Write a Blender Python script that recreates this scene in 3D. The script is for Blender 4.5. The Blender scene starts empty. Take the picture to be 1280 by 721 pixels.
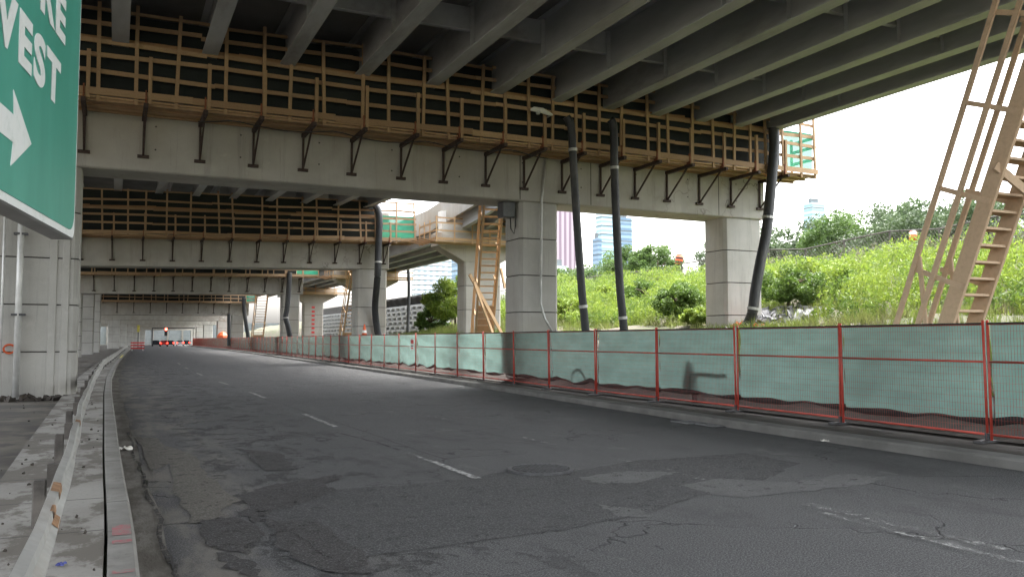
import bpy, bmesh, math, random
import numpy as np
from mathutils import Vector, Matrix
rnd = random.Random(7)
nr = np.random.default_rng(11)
S = bpy.context.scene
C = S.collection
# ------------------------------------------------------------------ camera model (used to take world positions)
F_PX, YAW, PITCH, CAM_H = 1050.0, math.radians(25.24), math.atan(63.5 / 1050.0), 1.7
FW = Vector((math.sin(YAW) * math.cos(PITCH), math.cos(YAW) * math.cos(PITCH), math.sin(PITCH)))
RT = Vector((math.cos(YAW), -math.sin(YAW), 0))
UP = RT.cross(FW)
CP = Vector((0, 0, CAM_H))
def ray(x, y): return FW + RT * ((x - 640) / F_PX) - UP * ((y - 360.5) / F_PX)
def at_y(x, y, Y): d = ray(x, y); return CP + d * (Y / d.y)
def at_x(x, y, X): d = ray(x, y); return CP + d * (X / d.x)
def at_z(x, y, Z): d = ray(x, y); return CP + d * ((Z - CAM_H) / d.z)

cam = bpy.data.cameras.new('camera'); co = bpy.data.objects.new('camera', cam); C.objects.link(co)
cam.sensor_width = 36.0; cam.lens = F_PX / 1280 * 36.0; cam.clip_start = 0.05; cam.clip_end = 6000
co.location = CP; co.rotation_euler = FW.to_track_quat('-Z', 'Y').to_euler()
S.camera = co

# ------------------------------------------------------------------ materials
M = {}
def lin(h):
    h = h.lstrip('#'); v = [int(h[i:i + 2], 16) / 255 for i in (0, 2, 4)]
    return tuple(c / 12.92 if c <= .04045 else ((c + .055) / 1.055) ** 2.4 for c in v)
class NT:
    """small helper round a node tree"""
    def __init__(s, name):
        s.m = bpy.data.materials.new(name); s.m.use_nodes = True; s.t = s.m.node_tree
        s.n = s.t.nodes; s.b = s.n['Principled BSDF']; s.out = s.n['Material Output']
    def new(s, ty, **kw):
        n = s.n.new(ty)
        for k, v in kw.items(): setattr(n, k, v)
        return n
    def put(s, inp, v):
        if hasattr(v, 'is_linked') or hasattr(v, 'links') and not isinstance(v, (tuple, list)): s.t.links.new(v, inp)
        elif isinstance(v, (tuple, list)) and len(v) == 3 and inp.type == 'RGBA': inp.default_value = (*v, 1)
        else: inp.default_value = v
    def coord(s, scale=(1, 1, 1), kind='Object'):
        tc = s.new('ShaderNodeTexCoord'); mp = s.new('ShaderNodeMapping')
        s.t.links.new(tc.outputs[kind], mp.inputs['Vector']); mp.inputs['Scale'].default_value = scale
        return mp.outputs[0]
    def noise(s, vec, scale, detail=4, rough=.6):
        n = s.new('ShaderNodeTexNoise'); s.t.links.new(vec, n.inputs['Vector'])
        n.inputs['Scale'].default_value = scale; n.inputs['Detail'].default_value = detail; n.inputs['Roughness'].default_value = rough
        return n.outputs['Fac']
    def ramp(s, fac, a, b, lo=0.0, hi=1.0):
        n = s.new('ShaderNodeMapRange'); s.put(n.inputs['Value'], fac)
        n.inputs['From Min'].default_value = a; n.inputs['From Max'].default_value = b
        n.inputs['To Min'].default_value = lo; n.inputs['To Max'].default_value = hi
        n.interpolation_type = 'SMOOTHSTEP'
        return n.outputs['Result']
    def mix(s, fac, a, b, mode='MIX'):
        n = s.new('ShaderNodeMix', data_type='RGBA', blend_type=mode); n.clamp_factor = True
        s.put(n.inputs[0], fac); s.put(n.inputs[6], a); s.put(n.inputs[7], b)
        return n.outputs[2]
    def math(s, op, a, b=0.0):
        n = s.new('ShaderNodeMath', operation=op); s.put(n.inputs[0], a); s.put(n.inputs[1], b); return n.outputs[0]
    def island(s):
        return s.new('ShaderNodeNewGeometry').outputs['Random Per Island']
    def bump(s, h, strength=.3, dist=.01):
        n = s.new('ShaderNodeBump'); s.t.links.new(h, n.inputs['Height'])
        n.inputs['Strength'].default_value = strength; n.inputs['Distance'].default_value = dist
        s.t.links.new(n.outputs[0], s.b.inputs['Normal'])
    def base(s, c, rough=.8, metal=0.0):
        s.put(s.b.inputs['Base Color'], c); s.put(s.b.inputs['Roughness'], rough); s.b.inputs['Metallic'].default_value = metal

def mat_concrete(name, c1, c2, stain=.5, cracks=0.0):
    k = NT(name); v = k.coord(); vs = k.coord((1.6, 1.6, .12))
    a = k.noise(v, .55, 5); s_ = k.noise(vs, 1.3, 6, .7); s2 = k.noise(k.coord((1.6, 1.6, .09)), 5.5, 5, .75); f = k.noise(v, 38, 4, .7); big = k.noise(v, .16, 3)
    c = k.mix(k.ramp(a, .3, .7), c1, c2)
    c = k.mix(k.ramp(s_, .52, .78, 0, stain), c, tuple(x * .42 for x in c1))
    c = k.mix(k.ramp(s2, .56, .74, 0, stain * .6), c, tuple(x * .38 for x in c1))
    c = k.mix(k.ramp(k.noise(v, 2.4, 6, .75), .56, .70, 0, .3), c, tuple(min(1, x * 1.25) for x in c1))
    c = k.mix(k.ramp(big, .48, .68, 0, .5), c, tuple(x * y for x, y in zip(c1, (.75, .68, .58))))
    c = k.mix(k.ramp(f, .35, .75, 0, .25), c, tuple(x * .6 for x in c1))
    if cracks:
        vo = k.new('ShaderNodeTexVoronoi', feature='DISTANCE_TO_EDGE'); vo.inputs['Scale'].default_value = .8
        wv = k.new('ShaderNodeVectorMath', operation='ADD'); k.t.links.new(v, wv.inputs[0])
        nn = k.new('ShaderNodeTexNoise'); k.t.links.new(v, nn.inputs['Vector']); nn.inputs['Scale'].default_value = 2.0
        k.t.links.new(nn.outputs['Color'], wv.inputs[1]); k.t.links.new(wv.outputs[0], vo.inputs['Vector'])
        line = k.ramp(vo.outputs['Distance'], .0, .03, 1, 0)
        sx = k.new('ShaderNodeSeparateXYZ'); k.t.links.new(v, sx.inputs[0])
        where = k.math('MULTIPLY', k.ramp(k.noise(v, .25, 2), .45, .6), k.ramp(sx.outputs['X'], 12, 16, .0, 1))
        c = k.mix(k.math('MULTIPLY', k.math('MULTIPLY', line, where), cracks), c, (.07, .06, .05))
        c = k.mix(k.math('MULTIPLY', k.ramp(k.noise(k.coord((1, 1, .5)), .6, 3), .56, .6, 0, .4), k.ramp(sx.outputs['X'], 12, 16)), c, (.62, .6, .55))
    k.base(c, .88); k.bump(f, .25, .01); M[name] = k.m
def mat_plain(name, c, rough=.6, metal=0.0, var=.25, scale=3.0, bump=0.0, stretch=(1, 1, 1), dirt=None, dirt_amt=.5, island=0.0):
    k = NT(name); v = k.coord(stretch)
    n = k.noise(v, scale, 5, .65)
    col = k.mix(k.ramp(n, .25, .75), tuple(x * (1 - var) for x in c), tuple(min(1, x * (1 + var)) for x in c))
    if island:
        isl = k.island(); col = k.mix(k.ramp(isl, 0, 1), col, k.mix(1.0, col, tuple([1 - island] * 3), 'MULTIPLY'))
    if dirt: col = k.mix(k.ramp(k.noise(k.coord(stretch), scale * .37, 6, .7), .5, .72, 0, dirt_amt), col, dirt)
    k.base(col, rough, metal)
    if bump: k.bump(k.noise(v, scale * 6, 3), bump, .01)
    M[name] = k.m; return k
def mat_wood(name, c, dark, grain=14.0):
    k = NT(name); v = k.coord(); isl = k.island()
    col = k.mix(k.ramp(isl, 0, 1), c, dark)
    n = k.noise(v, grain, 5, .7); big = k.noise(v, 1.1, 3)
    col = k.mix(k.ramp(n, .4, .8, 0, .4), col, tuple(x * .55 for x in dark))
    col = k.mix(k.ramp(big, .5, .8, 0, .45), col, (.23, .19, .14))
    k.base(col, .78); k.bump(n, .2, .004); M[name] = k.m

mat_concrete('concrete_pier', (.45, .435, .40), (.35, .335, .30), .8, .8)
mat_concrete('concrete_column', (.48, .47, .44), (.39, .38, .35), .6)
mat_concrete('concrete_dark', (.20, .195, .18), (.16, .155, .14), .5)
mat_concrete('concrete_ramp', (.42, .40, .36), (.34, .32, .28), .7)
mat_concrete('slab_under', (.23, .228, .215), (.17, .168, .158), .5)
mat_plain('joint', (.07, .065, .06), .9)
mat_plain('girder', (.37, .38, .395), .55, .0, .18, .9, 0, (1, .25, 1), (.10, .085, .07), .6)
mat_wood('lumber', (.48, .325, .19), (.32, .205, .115))
mat_wood('lumber_grey', (.66, .49, .335), (.56, .40, .26))
mat_wood('lumber_bright', (.60, .415, .245), (.47, .31, .17))
mat_wood('plywood', (.42, .245, .125), (.33, .19, .095), 6)
mat_plain('rust_steel', (.05, .032, .026), .75, .2, .4, 8)
mat_plain('rail_rust', (.26, .15, .08), .85, 0, .4, 9)
mat_plain('rust_plate', (.22, .075, .035), .8, 0, .3, 6)
mat_plain('hose', (.024, .026, .029), .55, 0, .3, 3, .15, (1, 1, .3), (.12, .115, .10), .7)
mat_plain('strap', (.55, .58, .25), .6)
mat_plain('galv', (.46, .46, .44), .5, .35, .2, 2.2, 0, (1, 1, 1), (.22, .16, .11), .35)
mat_plain('galv_bright', (.62, .62, .60), .42, .25, .12, 4)
mat_plain('post_rust', (.095, .085, .075), .8, 0, .4, 5)
mat_plain('fence_red', (.46, .060, .040), .5, 0, .25, 3, 0, (1, 1, 1), (.20, .05, .035), .5)
mat_plain('wire_red', (.26, .045, .032), .55, 0, .3, 6)
mat_plain('hem', (.02, .024, .024), .8)
mat_plain('foot_rubber', (.03, .03, .03), .8)
mat_plain('dirt', (.048, .040, .033), .95, 0, .45, 1.6, .6)
mat_plain('rubble', (.27, .245, .22), .95, 0, .5, 2.5, .7, island=.6)
mat_plain('stone', (.30, .30, .31), .9, 0, .3, 3, .4, island=.7)
mat_plain('iron', (.075, .075, .078), .6, .4, .4, 9)
mat_plain('iron_worn', (.19, .19, .195), .5, .5, .3, 12)
mat_plain('orange', (.62, .11, .035), .55, 0, .15, 5)
mat_plain('black_plastic', (.02, .02, .021), .55)
mat_plain('white_paint', (.78, .78, .76), .5, 0, .06, 5)
mat_plain('lamp_white', (.70, .71, .70), .4, 0, .1, 5)
mat_plain('lens', (.55, .57, .58), .15, 0, .1, 5)
mat_plain('box_grey', (.10, .105, .11), .5, .2, .2, 4)
mat_plain('crib', (.46, .47, .48), .9, 0, .2, 3, .3)
mat_plain('black_cloth', (.022, .022, .025), .9, 0, .3, 3)
mat_plain('plastic_bag', (.45, .58, .66), .4, 0, .3, 14)
mat_plain('litter_blue', (.04, .05, .20), .5)
mat_plain('litter_white', (.62, .60, .55), .7)
mat_plain('cardboard', (.42, .30, .18), .85)
mat_plain('sign_aluminium', (.34, .34, .33), .45, .5, .2, 3)
mat_plain('red_paint', (.60, .03, .03), .5)
mat_plain('yellow_paint', (.62, .54, .10), .7, 0, .3, 3)
mat_plain('car_dark', (.025, .028, .035), .3, .2)
mat_plain('car_silver', (.42, .43, .44), .3, .4)
mat_plain('car_red', (.35, .03, .03), .35)
mat_plain('car_white', (.75, .75, .74), .35)
mat_plain('glass', (.03, .035, .04), .08)
mat_plain('tyre', (.02, .02, .02), .85)
mat_plain('bark', (.10, .075, .05), .95, 0, .3, 9, .5)
mat_plain('far_wall', (.13, .145, .15), .85, 0, .15, 1)

def mat_emit(name, c, s):
    k = NT(name); k.base(c, .4); k.put(k.b.inputs['Emission Color'], c); k.b.inputs['Emission Strength'].default_value = s; M[name] = k.m
mat_emit('tail_light', (1.0, .03, .015), 2.2)
mat_emit('signal_red', (1.0, .05, .03), 5.0)
mat_emit('amber', (.9, .35, .05), 2.0)

def mat_leaf(name, a, b, c, trans=.35):
    k = NT(name); isl = k.island(); v = k.coord()
    col = k.mix(isl, a, b); col = k.mix(k.ramp(k.noise(v, .45, 3), .42, .66), col, c)
    k.base(col, .6)
    tr = k.new('ShaderNodeBsdfTranslucent'); k.t.links.new(col, tr.inputs['Color'])
    mx = k.new('ShaderNodeMixShader'); mx.inputs[0].default_value = trans
    k.t.links.new(k.b.outputs[0], mx.inputs[1]); k.t.links.new(tr.outputs[0], mx.inputs[2])
    k.t.links.new(mx.outputs[0], k.out.inputs['Surface']); M[name] = k.m
mat_leaf('leaf_weed', (.14, .22, .027), (.26, .33, .048), (.095, .16, .03), .45)
mat_leaf('leaf_grass', (.15, .22, .035), (.24, .28, .06), (.17, .17, .07), .4)
mat_leaf('leaf_shrub', (.065, .125, .02), (.12, .19, .032), (.075, .13, .025))
mat_leaf('leaf_tree', (.06, .098, .042), (.095, .14, .058), (.075, .105, .055), .3)
mat_leaf('leaf_light', (.075, .135, .032), (.115, .185, .045), (.07, .12, .035), .4)
mat_leaf('leaf_dry', (.13, .122, .08), (.18, .165, .11), (.10, .115, .055), .3)

def mat_cloth(name, c, alpha, trans, var=.2, blot=.5):
    k = NT(name); v = k.coord()
    n = k.noise(k.coord((.6, .6, 2.2)), 1.7, 4)
    col = k.mix(k.ramp(n, .3, .7), tuple(x * (1 - var) for x in c), tuple(x * (1 + var) for x in c))
    col = k.mix(k.ramp(k.noise(v, 1.1, 5, .7), .56, .78, 0, blot), col, tuple(x * .5 for x in c))
    k.base(col, .8)
    oi = k.new('ShaderNodeObjectInfo'); col = k.mix(k.ramp(oi.outputs['Random'], 0, 1, 0, .28 if name == 'screen_teal' else 0), col, tuple(x * .55 for x in c)); k.base(col, .8)
    tr = k.new('ShaderNodeBsdfTranslucent'); k.t.links.new(col, tr.inputs['Color'])
    m1 = k.new('ShaderNodeMixShader'); m1.inputs[0].default_value = trans
    k.t.links.new(k.b.outputs[0], m1.inputs[1]); k.t.links.new(tr.outputs[0], m1.inputs[2])
    tp = k.new('ShaderNodeBsdfTransparent'); m2 = k.new('ShaderNodeMixShader'); m2.inputs[0].default_value = alpha
    k.t.links.new(m1.outputs[0], m2.inputs[1]); k.t.links.new(tp.outputs[0], m2.inputs[2])
    k.t.links.new(m2.outputs[0], k.out.inputs['Surface']); M[name] = k.m
mat_cloth('screen_teal', (.20, .325, .29), .05, .62, .10, .0)
mat_cloth('tarp_dark', (.014, .019, .018), .0, .10)
mat_cloth('tarp_backlit', (.030, .26, .17), .12, .7)  # same tarp, with light from behind put into a brighter green
mat_cloth('poly_sheet', (.60, .62, .60), .35, .5)

# asphalt
k = NT('asphalt'); v = k.coord(); vl = k.coord((.9, .06, 1))
sp = k.noise(v, 62, 3, .85); sp2 = k.noise(v, 22, 4, .8); big = k.noise(v, .28, 5); lane = k.noise(vl, 1.1, 4)
sx = k.new('ShaderNodeSeparateXYZ'); k.t.links.new(v, sx.inputs[0])
c = k.mix(k.ramp(big, .3, .7), (.064, .064, .066), (.105, .104, .103))
c = k.mix(k.ramp(lane, .45, .7, 0, .55), c, (.046, .046, .048))
c = k.mix(k.ramp(sp, .40, .60, 0, .8), (.030, .030, .031), k.mix(.6, c, k.mix(k.ramp(sp, .3, .72), c, tuple([.27] * 3))))
c = k.mix(k.ramp(sp2, .5, .8, 0, .4), c, (.025, .025, .026))
c = k.mix(k.ramp(k.noise(k.coord((1, .45, 1)), .9, 8, .78), .52, .64, 0, .5), c, (.034, .034, .035))
c = k.mix(k.ramp(k.noise(k.coord((1, .5, 1)), 1.3, 8, .8), .56, .66, 0, .45), c, (.15, .148, .142))
# dust near the left gutter
dust = k.math('MULTIPLY', k.ramp(sx.outputs['X'], .35, 2.4, 1, 0), k.ramp(k.noise(k.coord((1.3, .35, 1)), 1.4, 6, .7), .42, .62))
c = k.mix(k.math('MULTIPLY', dust, .75), c, (.19, .175, .15))
# crumbled holes
hole = k.math('MULTIPLY', k.math('MULTIPLY', k.ramp(sx.outputs['X'], .7, 1.3), k.ramp(sx.outputs['X'], 2.2, 4.2, 1, 0)), k.ramp(k.noise(k.coord((1.2, .8, 1)), 1.5, 8, .8), .53, .59))
c = k.mix(k.math('MULTIPLY', hole, .75), c, (.018, .017, .017))
# cracks
vo = k.new('ShaderNodeTexVoronoi', feature='DISTANCE_TO_EDGE'); vo.inputs['Scale'].default_value = .45
wv = k.new('ShaderNodeVectorMath', operation='ADD'); k.t.links.new(v, wv.inputs[0])
nn = k.new('ShaderNodeTexNoise'); k.t.links.new(v, nn.inputs['Vector']); nn.inputs['Scale'].default_value = 1.6; nn.inputs['Detail'].default_value = 6
k.t.links.new(nn.outputs['Color'], wv.inputs[1]); k.t.links.new(wv.outputs[0], vo.inputs['Vector'])
crack = k.math('MULTIPLY', k.ramp(vo.outputs['Distance'], .0, .012, 1, 0), k.ramp(k.noise(v, .35, 3), .47, .56))
c = k.mix(k.math('MULTIPLY', crack, .8), c, (.012, .012, .012))
k.base(c, .82); h = k.math('SUBTRACT', k.math('ADD', sp, k.math('MULTIPLY', sp2, .7)), k.math('ADD', k.math('MULTIPLY', crack, 2), k.math('MULTIPLY', hole, 2.5))); k.bump(h, .95, .014)
M['asphalt'] = k.m
def mat_patch(name, c1, c2, dk, fine):
    k = NT(name); v = k.coord(); sp = k.noise(v, fine, 3, .8); big = k.noise(v, .8, 5, .7)
    c = k.mix(k.ramp(big, .3, .7), c1, c2); c = k.mix(k.ramp(sp, .36, .64, 0, 1), dk, k.mix(k.ramp(sp, .5, .8), c, tuple([.24] * 3)))
    k.base(c, .85); k.bump(sp, .7, .015)
    at_ = k.new('ShaderNodeAttribute', attribute_name='edge'); nz = k.noise(v, 5.5, 7, .8)
    al = k.ramp(k.math('ADD', at_.outputs['Fac'], k.math('MULTIPLY', k.math('SUBTRACT', nz, .5), 3.4)), .30, .85, 0, .9)
    k.put(k.b.inputs['Alpha'], al); M[name] = k.m
mat_patch('patch_dark', (.070, .070, .071), (.092, .092, .092), (.026, .026, .026), 55)
mat_patch('patch_light', (.165, .163, .158), (.115, .114, .112), (.08, .08, .08), 70)
mat_patch('patch_tar', (.044, .043, .043), (.064, .062, .06), (.018, .014, .014), 60)
# worn paint: paint broken by asphalt-coloured wear
for nm, sc, lo, hi in (('worn_paint', 8, .40, .55), ('faint_paint', 7, .48, .62)):
    k = NT(nm); v = k.coord(); k.base((.44, .44, .42), .8); k.put(k.b.inputs['Alpha'], k.math('MULTIPLY', k.ramp(k.noise(v, sc, 7, .85), lo, hi), .8)); M[nm] = k.m
# pavement slabs with dirt, damp and joints
k = NT('pavement'); v = k.coord(); sx = k.new('ShaderNodeSeparateXYZ'); k.t.links.new(v, sx.inputs[0])
c = k.mix(k.ramp(k.noise(v, .9, 5), .3, .7), (.27, .26, .235), (.21, .20, .18))
c = k.mix(k.ramp(k.noise(k.coord((1.4, .8, 1)), 1.1, 6, .7), .47, .55, 0, .8), c, (.085, .072, .056))
c = k.mix(k.ramp(k.noise(v, 24, 5, .8), .5, .75, 0, .45), c, (.10, .092, .08))
fr = k.math('FRACT', k.math('DIVIDE', sx.outputs['Y'], 1.55)); j = k.math('LESS_THAN', fr, .022)
c = k.mix(k.math('MULTIPLY', j, .8), c, (.05, .045, .04)); k.base(c, .9); k.bump(k.noise(v, 30, 4), .3, .008); M['pavement'] = k.m
k = NT('floor'); v = k.coord()
c = k.mix(k.ramp(k.noise(v, .5, 6, .7), .35, .65), (.13, .115, .09), (.055, .047, .038))
c = k.mix(k.ramp(k.noise(v, 1.1, 4), .5, .6, 0, .8), c, (.045, .04, .036)); k.base(c, .85); k.bump(k.noise(v, 20, 4), .4, .01); M['floor'] = k.m
k = NT('kerb'); v = k.coord(); sx = k.new('ShaderNodeSeparateXYZ'); k.t.links.new(v, sx.inputs[0])
c = k.mix(k.ramp(k.noise(v, 1.6, 5), .3, .7), (.27, .262, .24), (.19, .183, .168))
c = k.mix(k.ramp(k.noise(v, 4.2, 6, .75), .5, .68, 0, .6), c, (.10, .09, .075))
fr = k.math('FRACT', k.math('DIVIDE', sx.outputs['Y'], 3.0)); j = k.math('LESS_THAN', fr, .008)
c = k.mix(k.math('MULTIPLY', j, .9), c, (.04, .035, .03))
k.base(c, .88); k.bump(k.noise(v, 30, 4), .3, .006); M['kerb'] = k.m
k = NT('kerb_dark'); v = k.coord()
c = k.mix(k.ramp(k.noise(v, 1.3, 5), .3, .7), (.17, .166, .155), (.11, .107, .10)); k.base(c, .88); k.bump(k.noise(v, 30, 4), .3, .006); M['kerb_dark'] = k.m
k = NT('kerb_pink'); v = k.coord(); c = k.mix(k.ramp(k.noise(v, 9, 5, .8), .40, .62), (.22, .21, .19), (.36, .12, .13)); k.base(c, .88); M['kerb_pink'] = k.m
k = NT('gutter'); v = k.coord((1.5, .5, 1))
c = k.mix(k.ramp(k.noise(v, 1.6, 6, .7), .35, .62), (.20, .19, .17), (.085, .076, .062)); k.base(c, .9); k.bump(k.noise(v, 30, 4), .4, .01); M['gutter'] = k.m
k = NT('embankment'); v = k.coord()
c = k.mix(k.ramp(k.noise(v, .35, 5), .4, .6), (.06, .068, .028), (.085, .068, .048)); c = k.mix(k.ramp(k.noise(v, 3, 6, .7), .5, .7), c, (.075, .06, .045)); k.base(c, .95); k.bump(k.noise(v, 4, 5), .6, .06); M['embankment'] = k.m
k = NT('ground'); v = k.coord()
c = k.mix(k.ramp(k.noise(v, .03, 4), .4, .6), (.10, .11, .06), (.16, .15, .13)); k.base(c, .95); M['ground'] = k.m
# green sign sheet
k = NT('sign_green'); v = k.coord((1, 1, .35)); c = k.mix(k.ramp(k.noise(v, 2.2, 5), .35, .68), (.028, .225, .160), (.048, .275, .205))
c = k.mix(k.ramp(k.noise(v, 9, 5, .7), .58, .75, 0, .35), c, (.06, .25, .19)); k.base(c, .42); M['sign_green'] = k.m
k = NT('sign_white'); v = k.coord(); c = k.mix(k.ramp(k.noise(v, 14, 5, .7), .45, .8), (.62, .64, .62), (.48, .52, .49)); k.base(c, .5); M['sign_white'] = k.m
def mat_tower(name, a, b, nx, nz):
    k = NT(name); v = k.coord(); sx = k.new('ShaderNodeSeparateXYZ'); k.t.links.new(v, sx.inputs[0])
    hor = k.math('ADD', sx.outputs['X'], sx.outputs['Y'])
    s1 = k.math('GREATER_THAN', k.math('FRACT', k.math('MULTIPLY', hor, nx)), .5) if nx else 0.0
    s2 = k.math('GREATER_THAN', k.math('FRACT', k.math('MULTIPLY', sx.outputs['Z'], nz)), .45) if nz else 0.0
    f = k.math('MAXIMUM', s1, s2) if nx and nz else (s1 if nx else s2)
    k.base(k.mix(f, a, b), .45); M[name] = k.m
mat_tower('tower_pink', (.20, .145, .19), (.37, .31, .355), .25, 0)
mat_tower('tower_glass', (.24, .38, .46), (.42, .55, .62), 0, .28)
mat_tower('tower_navy', (.11, .19, .28), (.22, .32, .43), 0, .28)
mat_tower('tower_pale', (.35, .45, .52), (.62, .68, .72), .2, .28)

# ------------------------------------------------------------------ mesh builder
class MB:
    def __init__(s): s.v, s.f = [], []
    def box(s, lo, hi):
        x0, y0, z0 = lo; x1, y1, z1 = hi
        return s.hexa([(x0, y0, z0), (x1, y0, z0), (x1, y1, z0), (x0, y1, z0), (x0, y0, z1), (x1, y0, z1), (x1, y1, z1), (x0, y1, z1)])
    def hexa(s, p):
        b = len(s.v); s.v += [tuple(q) for q in p]
        s.f += [tuple(b + i for i in q) for q in ((0, 3, 2, 1), (4, 5, 6, 7), (0, 1, 5, 4), (1, 2, 6, 5), (2, 3, 7, 6), (3, 0, 4, 7))]
        return s
    def bar(s, a, b, w, h, up=(0, 0, 1)):
        """rectangular bar from a to b: w sideways, h along up"""
        a, b = Vector(a), Vector(b); d = (b - a).normalized(); u = Vector(up)
        if abs(d.dot(u)) > .98: u = Vector((1, 0, 0))
        r = d.cross(u).normalized(); u = r.cross(d).normalized()
        r *= w / 2; u *= h / 2
        return s.hexa([a - r - u, a + r - u, b + r - u, b - r - u, a - r + u, a + r + u, b + r + u, b - r + u])
    def tube(s, pts, r, n=10, cap=True):
        pts = [Vector(p) for p in pts]; rr = r if isinstance(r, (list, tuple)) else [r] * len(pts)
        b = len(s.v); ref = Vector((0, 0, 1))
        for i, p in enumerate(pts):
            d = (pts[min(i + 1, len(pts) - 1)] - pts[max(i - 1, 0)]).normalized()
            q = ref if abs(d.dot(ref)) < .95 else Vector((1, 0, 0))
            u = d.cross(q).normalized(); w = d.cross(u)
            for k in range(n):
                a = 2 * math.pi * k / n; s.v.append(tuple(p + (u * math.cos(a) + w * math.sin(a)) * rr[i]))
        for i in range(len(pts) - 1):
            for k in range(n):
                s.f.append((b + i * n + k, b + i * n + (k + 1) % n, b + (i + 1) * n + (k + 1) % n, b + (i + 1) * n + k))
        if cap:
            s.f.append(tuple(b + k for k in range(n))[::-1]); s.f.append(tuple(b + (len(pts) - 1) * n + k for k in range(n)))
        return s
    def lathe(s, prof, c=(0, 0, 0), n=16):
        """prof: [(r, z)]"""
        b = len(s.v)
        for r, z in prof:
            for k in range(n):
                a = 2 * math.pi * k / n; s.v.append((c[0] + r * math.cos(a), c[1] + r * math.sin(a), c[2] + z))
        for i in range(len(prof) - 1):
            for k in range(n):
                s.f.append((b + i * n + k, b + i * n + (k + 1) % n, b + (i + 1) * n + (k + 1) % n, b + (i + 1) * n + k))
        s.f.append(tuple(b + k for k in range(n))[::-1]); s.f.append(tuple(b + (len(prof) - 1) * n + k for k in range(n)))
        return s
    def prism(s, poly, z0, z1):
        n = len(poly); b = len(s.v)
        s.v += [(x, y, z0) for x, y in poly] + [(x, y, z1) for x, y in poly]
        s.f += [tuple(b + i for i in range(n))[::-1], tuple(b + n + i for i in range(n))] + [(b + i, b + (i + 1) % n, b + n + (i + 1) % n, b + n + i) for i in range(n)]
        return s
    def grid(s, fn, nu, nv):
        b = len(s.v)
        for j in range(nv + 1):
            for i in range(nu + 1): s.v.append(tuple(fn(i / nu, j / nv)))
        for j in range(nv):
            for i in range(nu):
                a = b + j * (nu + 1) + i; s.f.append((a, a + 1, a + nu + 2, a + nu + 1))
        return s
    def build(s, name, m, parent=None, smooth=False, bevel=0.0, loc=None):
        me = bpy.data.meshes.new(name); me.from_pydata(s.v, [], s.f)
        me.materials.append(M[m]); 
        bm = bmesh.new(); bm.from_mesh(me)
        bmesh.ops.recalc_face_normals(bm, faces=bm.faces)
        if bevel: bmesh.ops.bevel(bm, geom=[e for e in bm.edges if len(e.link_faces) == 2 and e.calc_face_angle(0) > .5], offset=bevel, segments=1, affect='EDGES')
        bm.to_mesh(me); bm.free()
        if smooth: me.polygons.foreach_set('use_smooth', [True] * len(me.polygons))
        me.update()
        o = bpy.data.objects.new(name, me); C.objects.link(o)
        if parent: o.parent = parent
        if loc: o.location = loc
        return o
def np_mesh(name, verts, quads, m, parent=None):
    me = bpy.data.meshes.new(name); nv, nq = len(verts), len(quads)
    me.vertices.add(nv); me.vertices.foreach_set('co', np.asarray(verts, np.float32).ravel())
    me.loops.add(nq * 4); me.loops.foreach_set('vertex_index', np.asarray(quads, np.int32).ravel())
    me.polygons.add(nq); me.polygons.foreach_set('loop_start', np.arange(nq, dtype=np.int32) * 4)
    me.materials.append(M[m]); me.update(calc_edges=True)
    o = bpy.data.objects.new(name, me); C.objects.link(o)
    if parent: o.parent = parent
    return o
def tag(o, label, cat, group=None):
    o['label'] = label; o['category'] = cat
    if group: o['group'] = group
    return o
def thing(name, label, cat, loc=(0, 0, 0), rz=0, group=None):
    o = bpy.data.objects.new(name, None); C.objects.link(o); o.location = loc; o.rotation_euler = (0, 0, rz)
    o.empty_display_size = .2
    return tag(o, label, cat, group)
def struct(o): o['kind'] = 'structure'; return o
def stuff(o): o['kind'] = 'stuff'; return o
KIDS = {}
def dup(root, loc=None, rz=None, label=None, group=None):
    r = root.copy(); C.objects.link(r)
    if loc is not None: r.location = loc
    if rz is not None: r.rotation_euler = (0, 0, rz)
    if label: r['label'] = label
    if group: r['group'] = group
    for ch in [o for o in root.children]:
        c = ch.copy(); C.objects.link(c); c.parent = r
        for g in [o for o in ch.children]:
            d = g.copy(); C.objects.link(d); d.parent = c
    return r

# ------------------------------------------------------------------ plan lines
def curve(pts):
    P = np.array(pts); return lambda y: float(np.interp(y, P[:, 0], P[:, 1]))
kerb_l = curve([(-30, .2), (6, .19), (8, .185), (10.5, .14), (13.3, .10), (19, .04), (27.5, -.05), (39, -.08), (55, .1), (70, .36), (90, .78), (112, 1.26), (140, 1.95), (178, 3.1), (210, 4.7), (245, 6.8), (300, 11.0)])
kerb_r = curve([(-30, 10.6), (7, 10.67), (12, 10.72), (20.7, 11.2), (27.5, 11.65), (34, 11.95), (48, 12.5), (64, 13.1), (108, 14.7), (160, 15.9), (222, 16.8), (300, 21)])
fence_x = curve([(-30, 12.15), (5, 12.22), (8.2, 12.27), (11.8, 12.42), (15, 12.5), (21, 12.53), (24, 12.62), (28, 12.88), (34, 13.1), (45, 13.5), (64, 14.2), (108, 15.75), (160, 16.9), (222, 17.6), (300, 22)])
RAMP_Z = [(-1, .02), (.0, .05), (.5, .22), (1.2, .5), (3, .95), (5, 1.35), (10, 2.25), (12.5, 2.5), (16, 3.4), (21, 5.0), (25, 6.1), (28, 6.35), (70, 6.5), (140, 6.5)]
def hills(x, y):
    return .10 * math.sin(x * .9 + y * .37) + .08 * math.sin(x * .31 - y * .71 + 1.2) + .05 * math.sin(2.3 * x + 1.7 * y)
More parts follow.
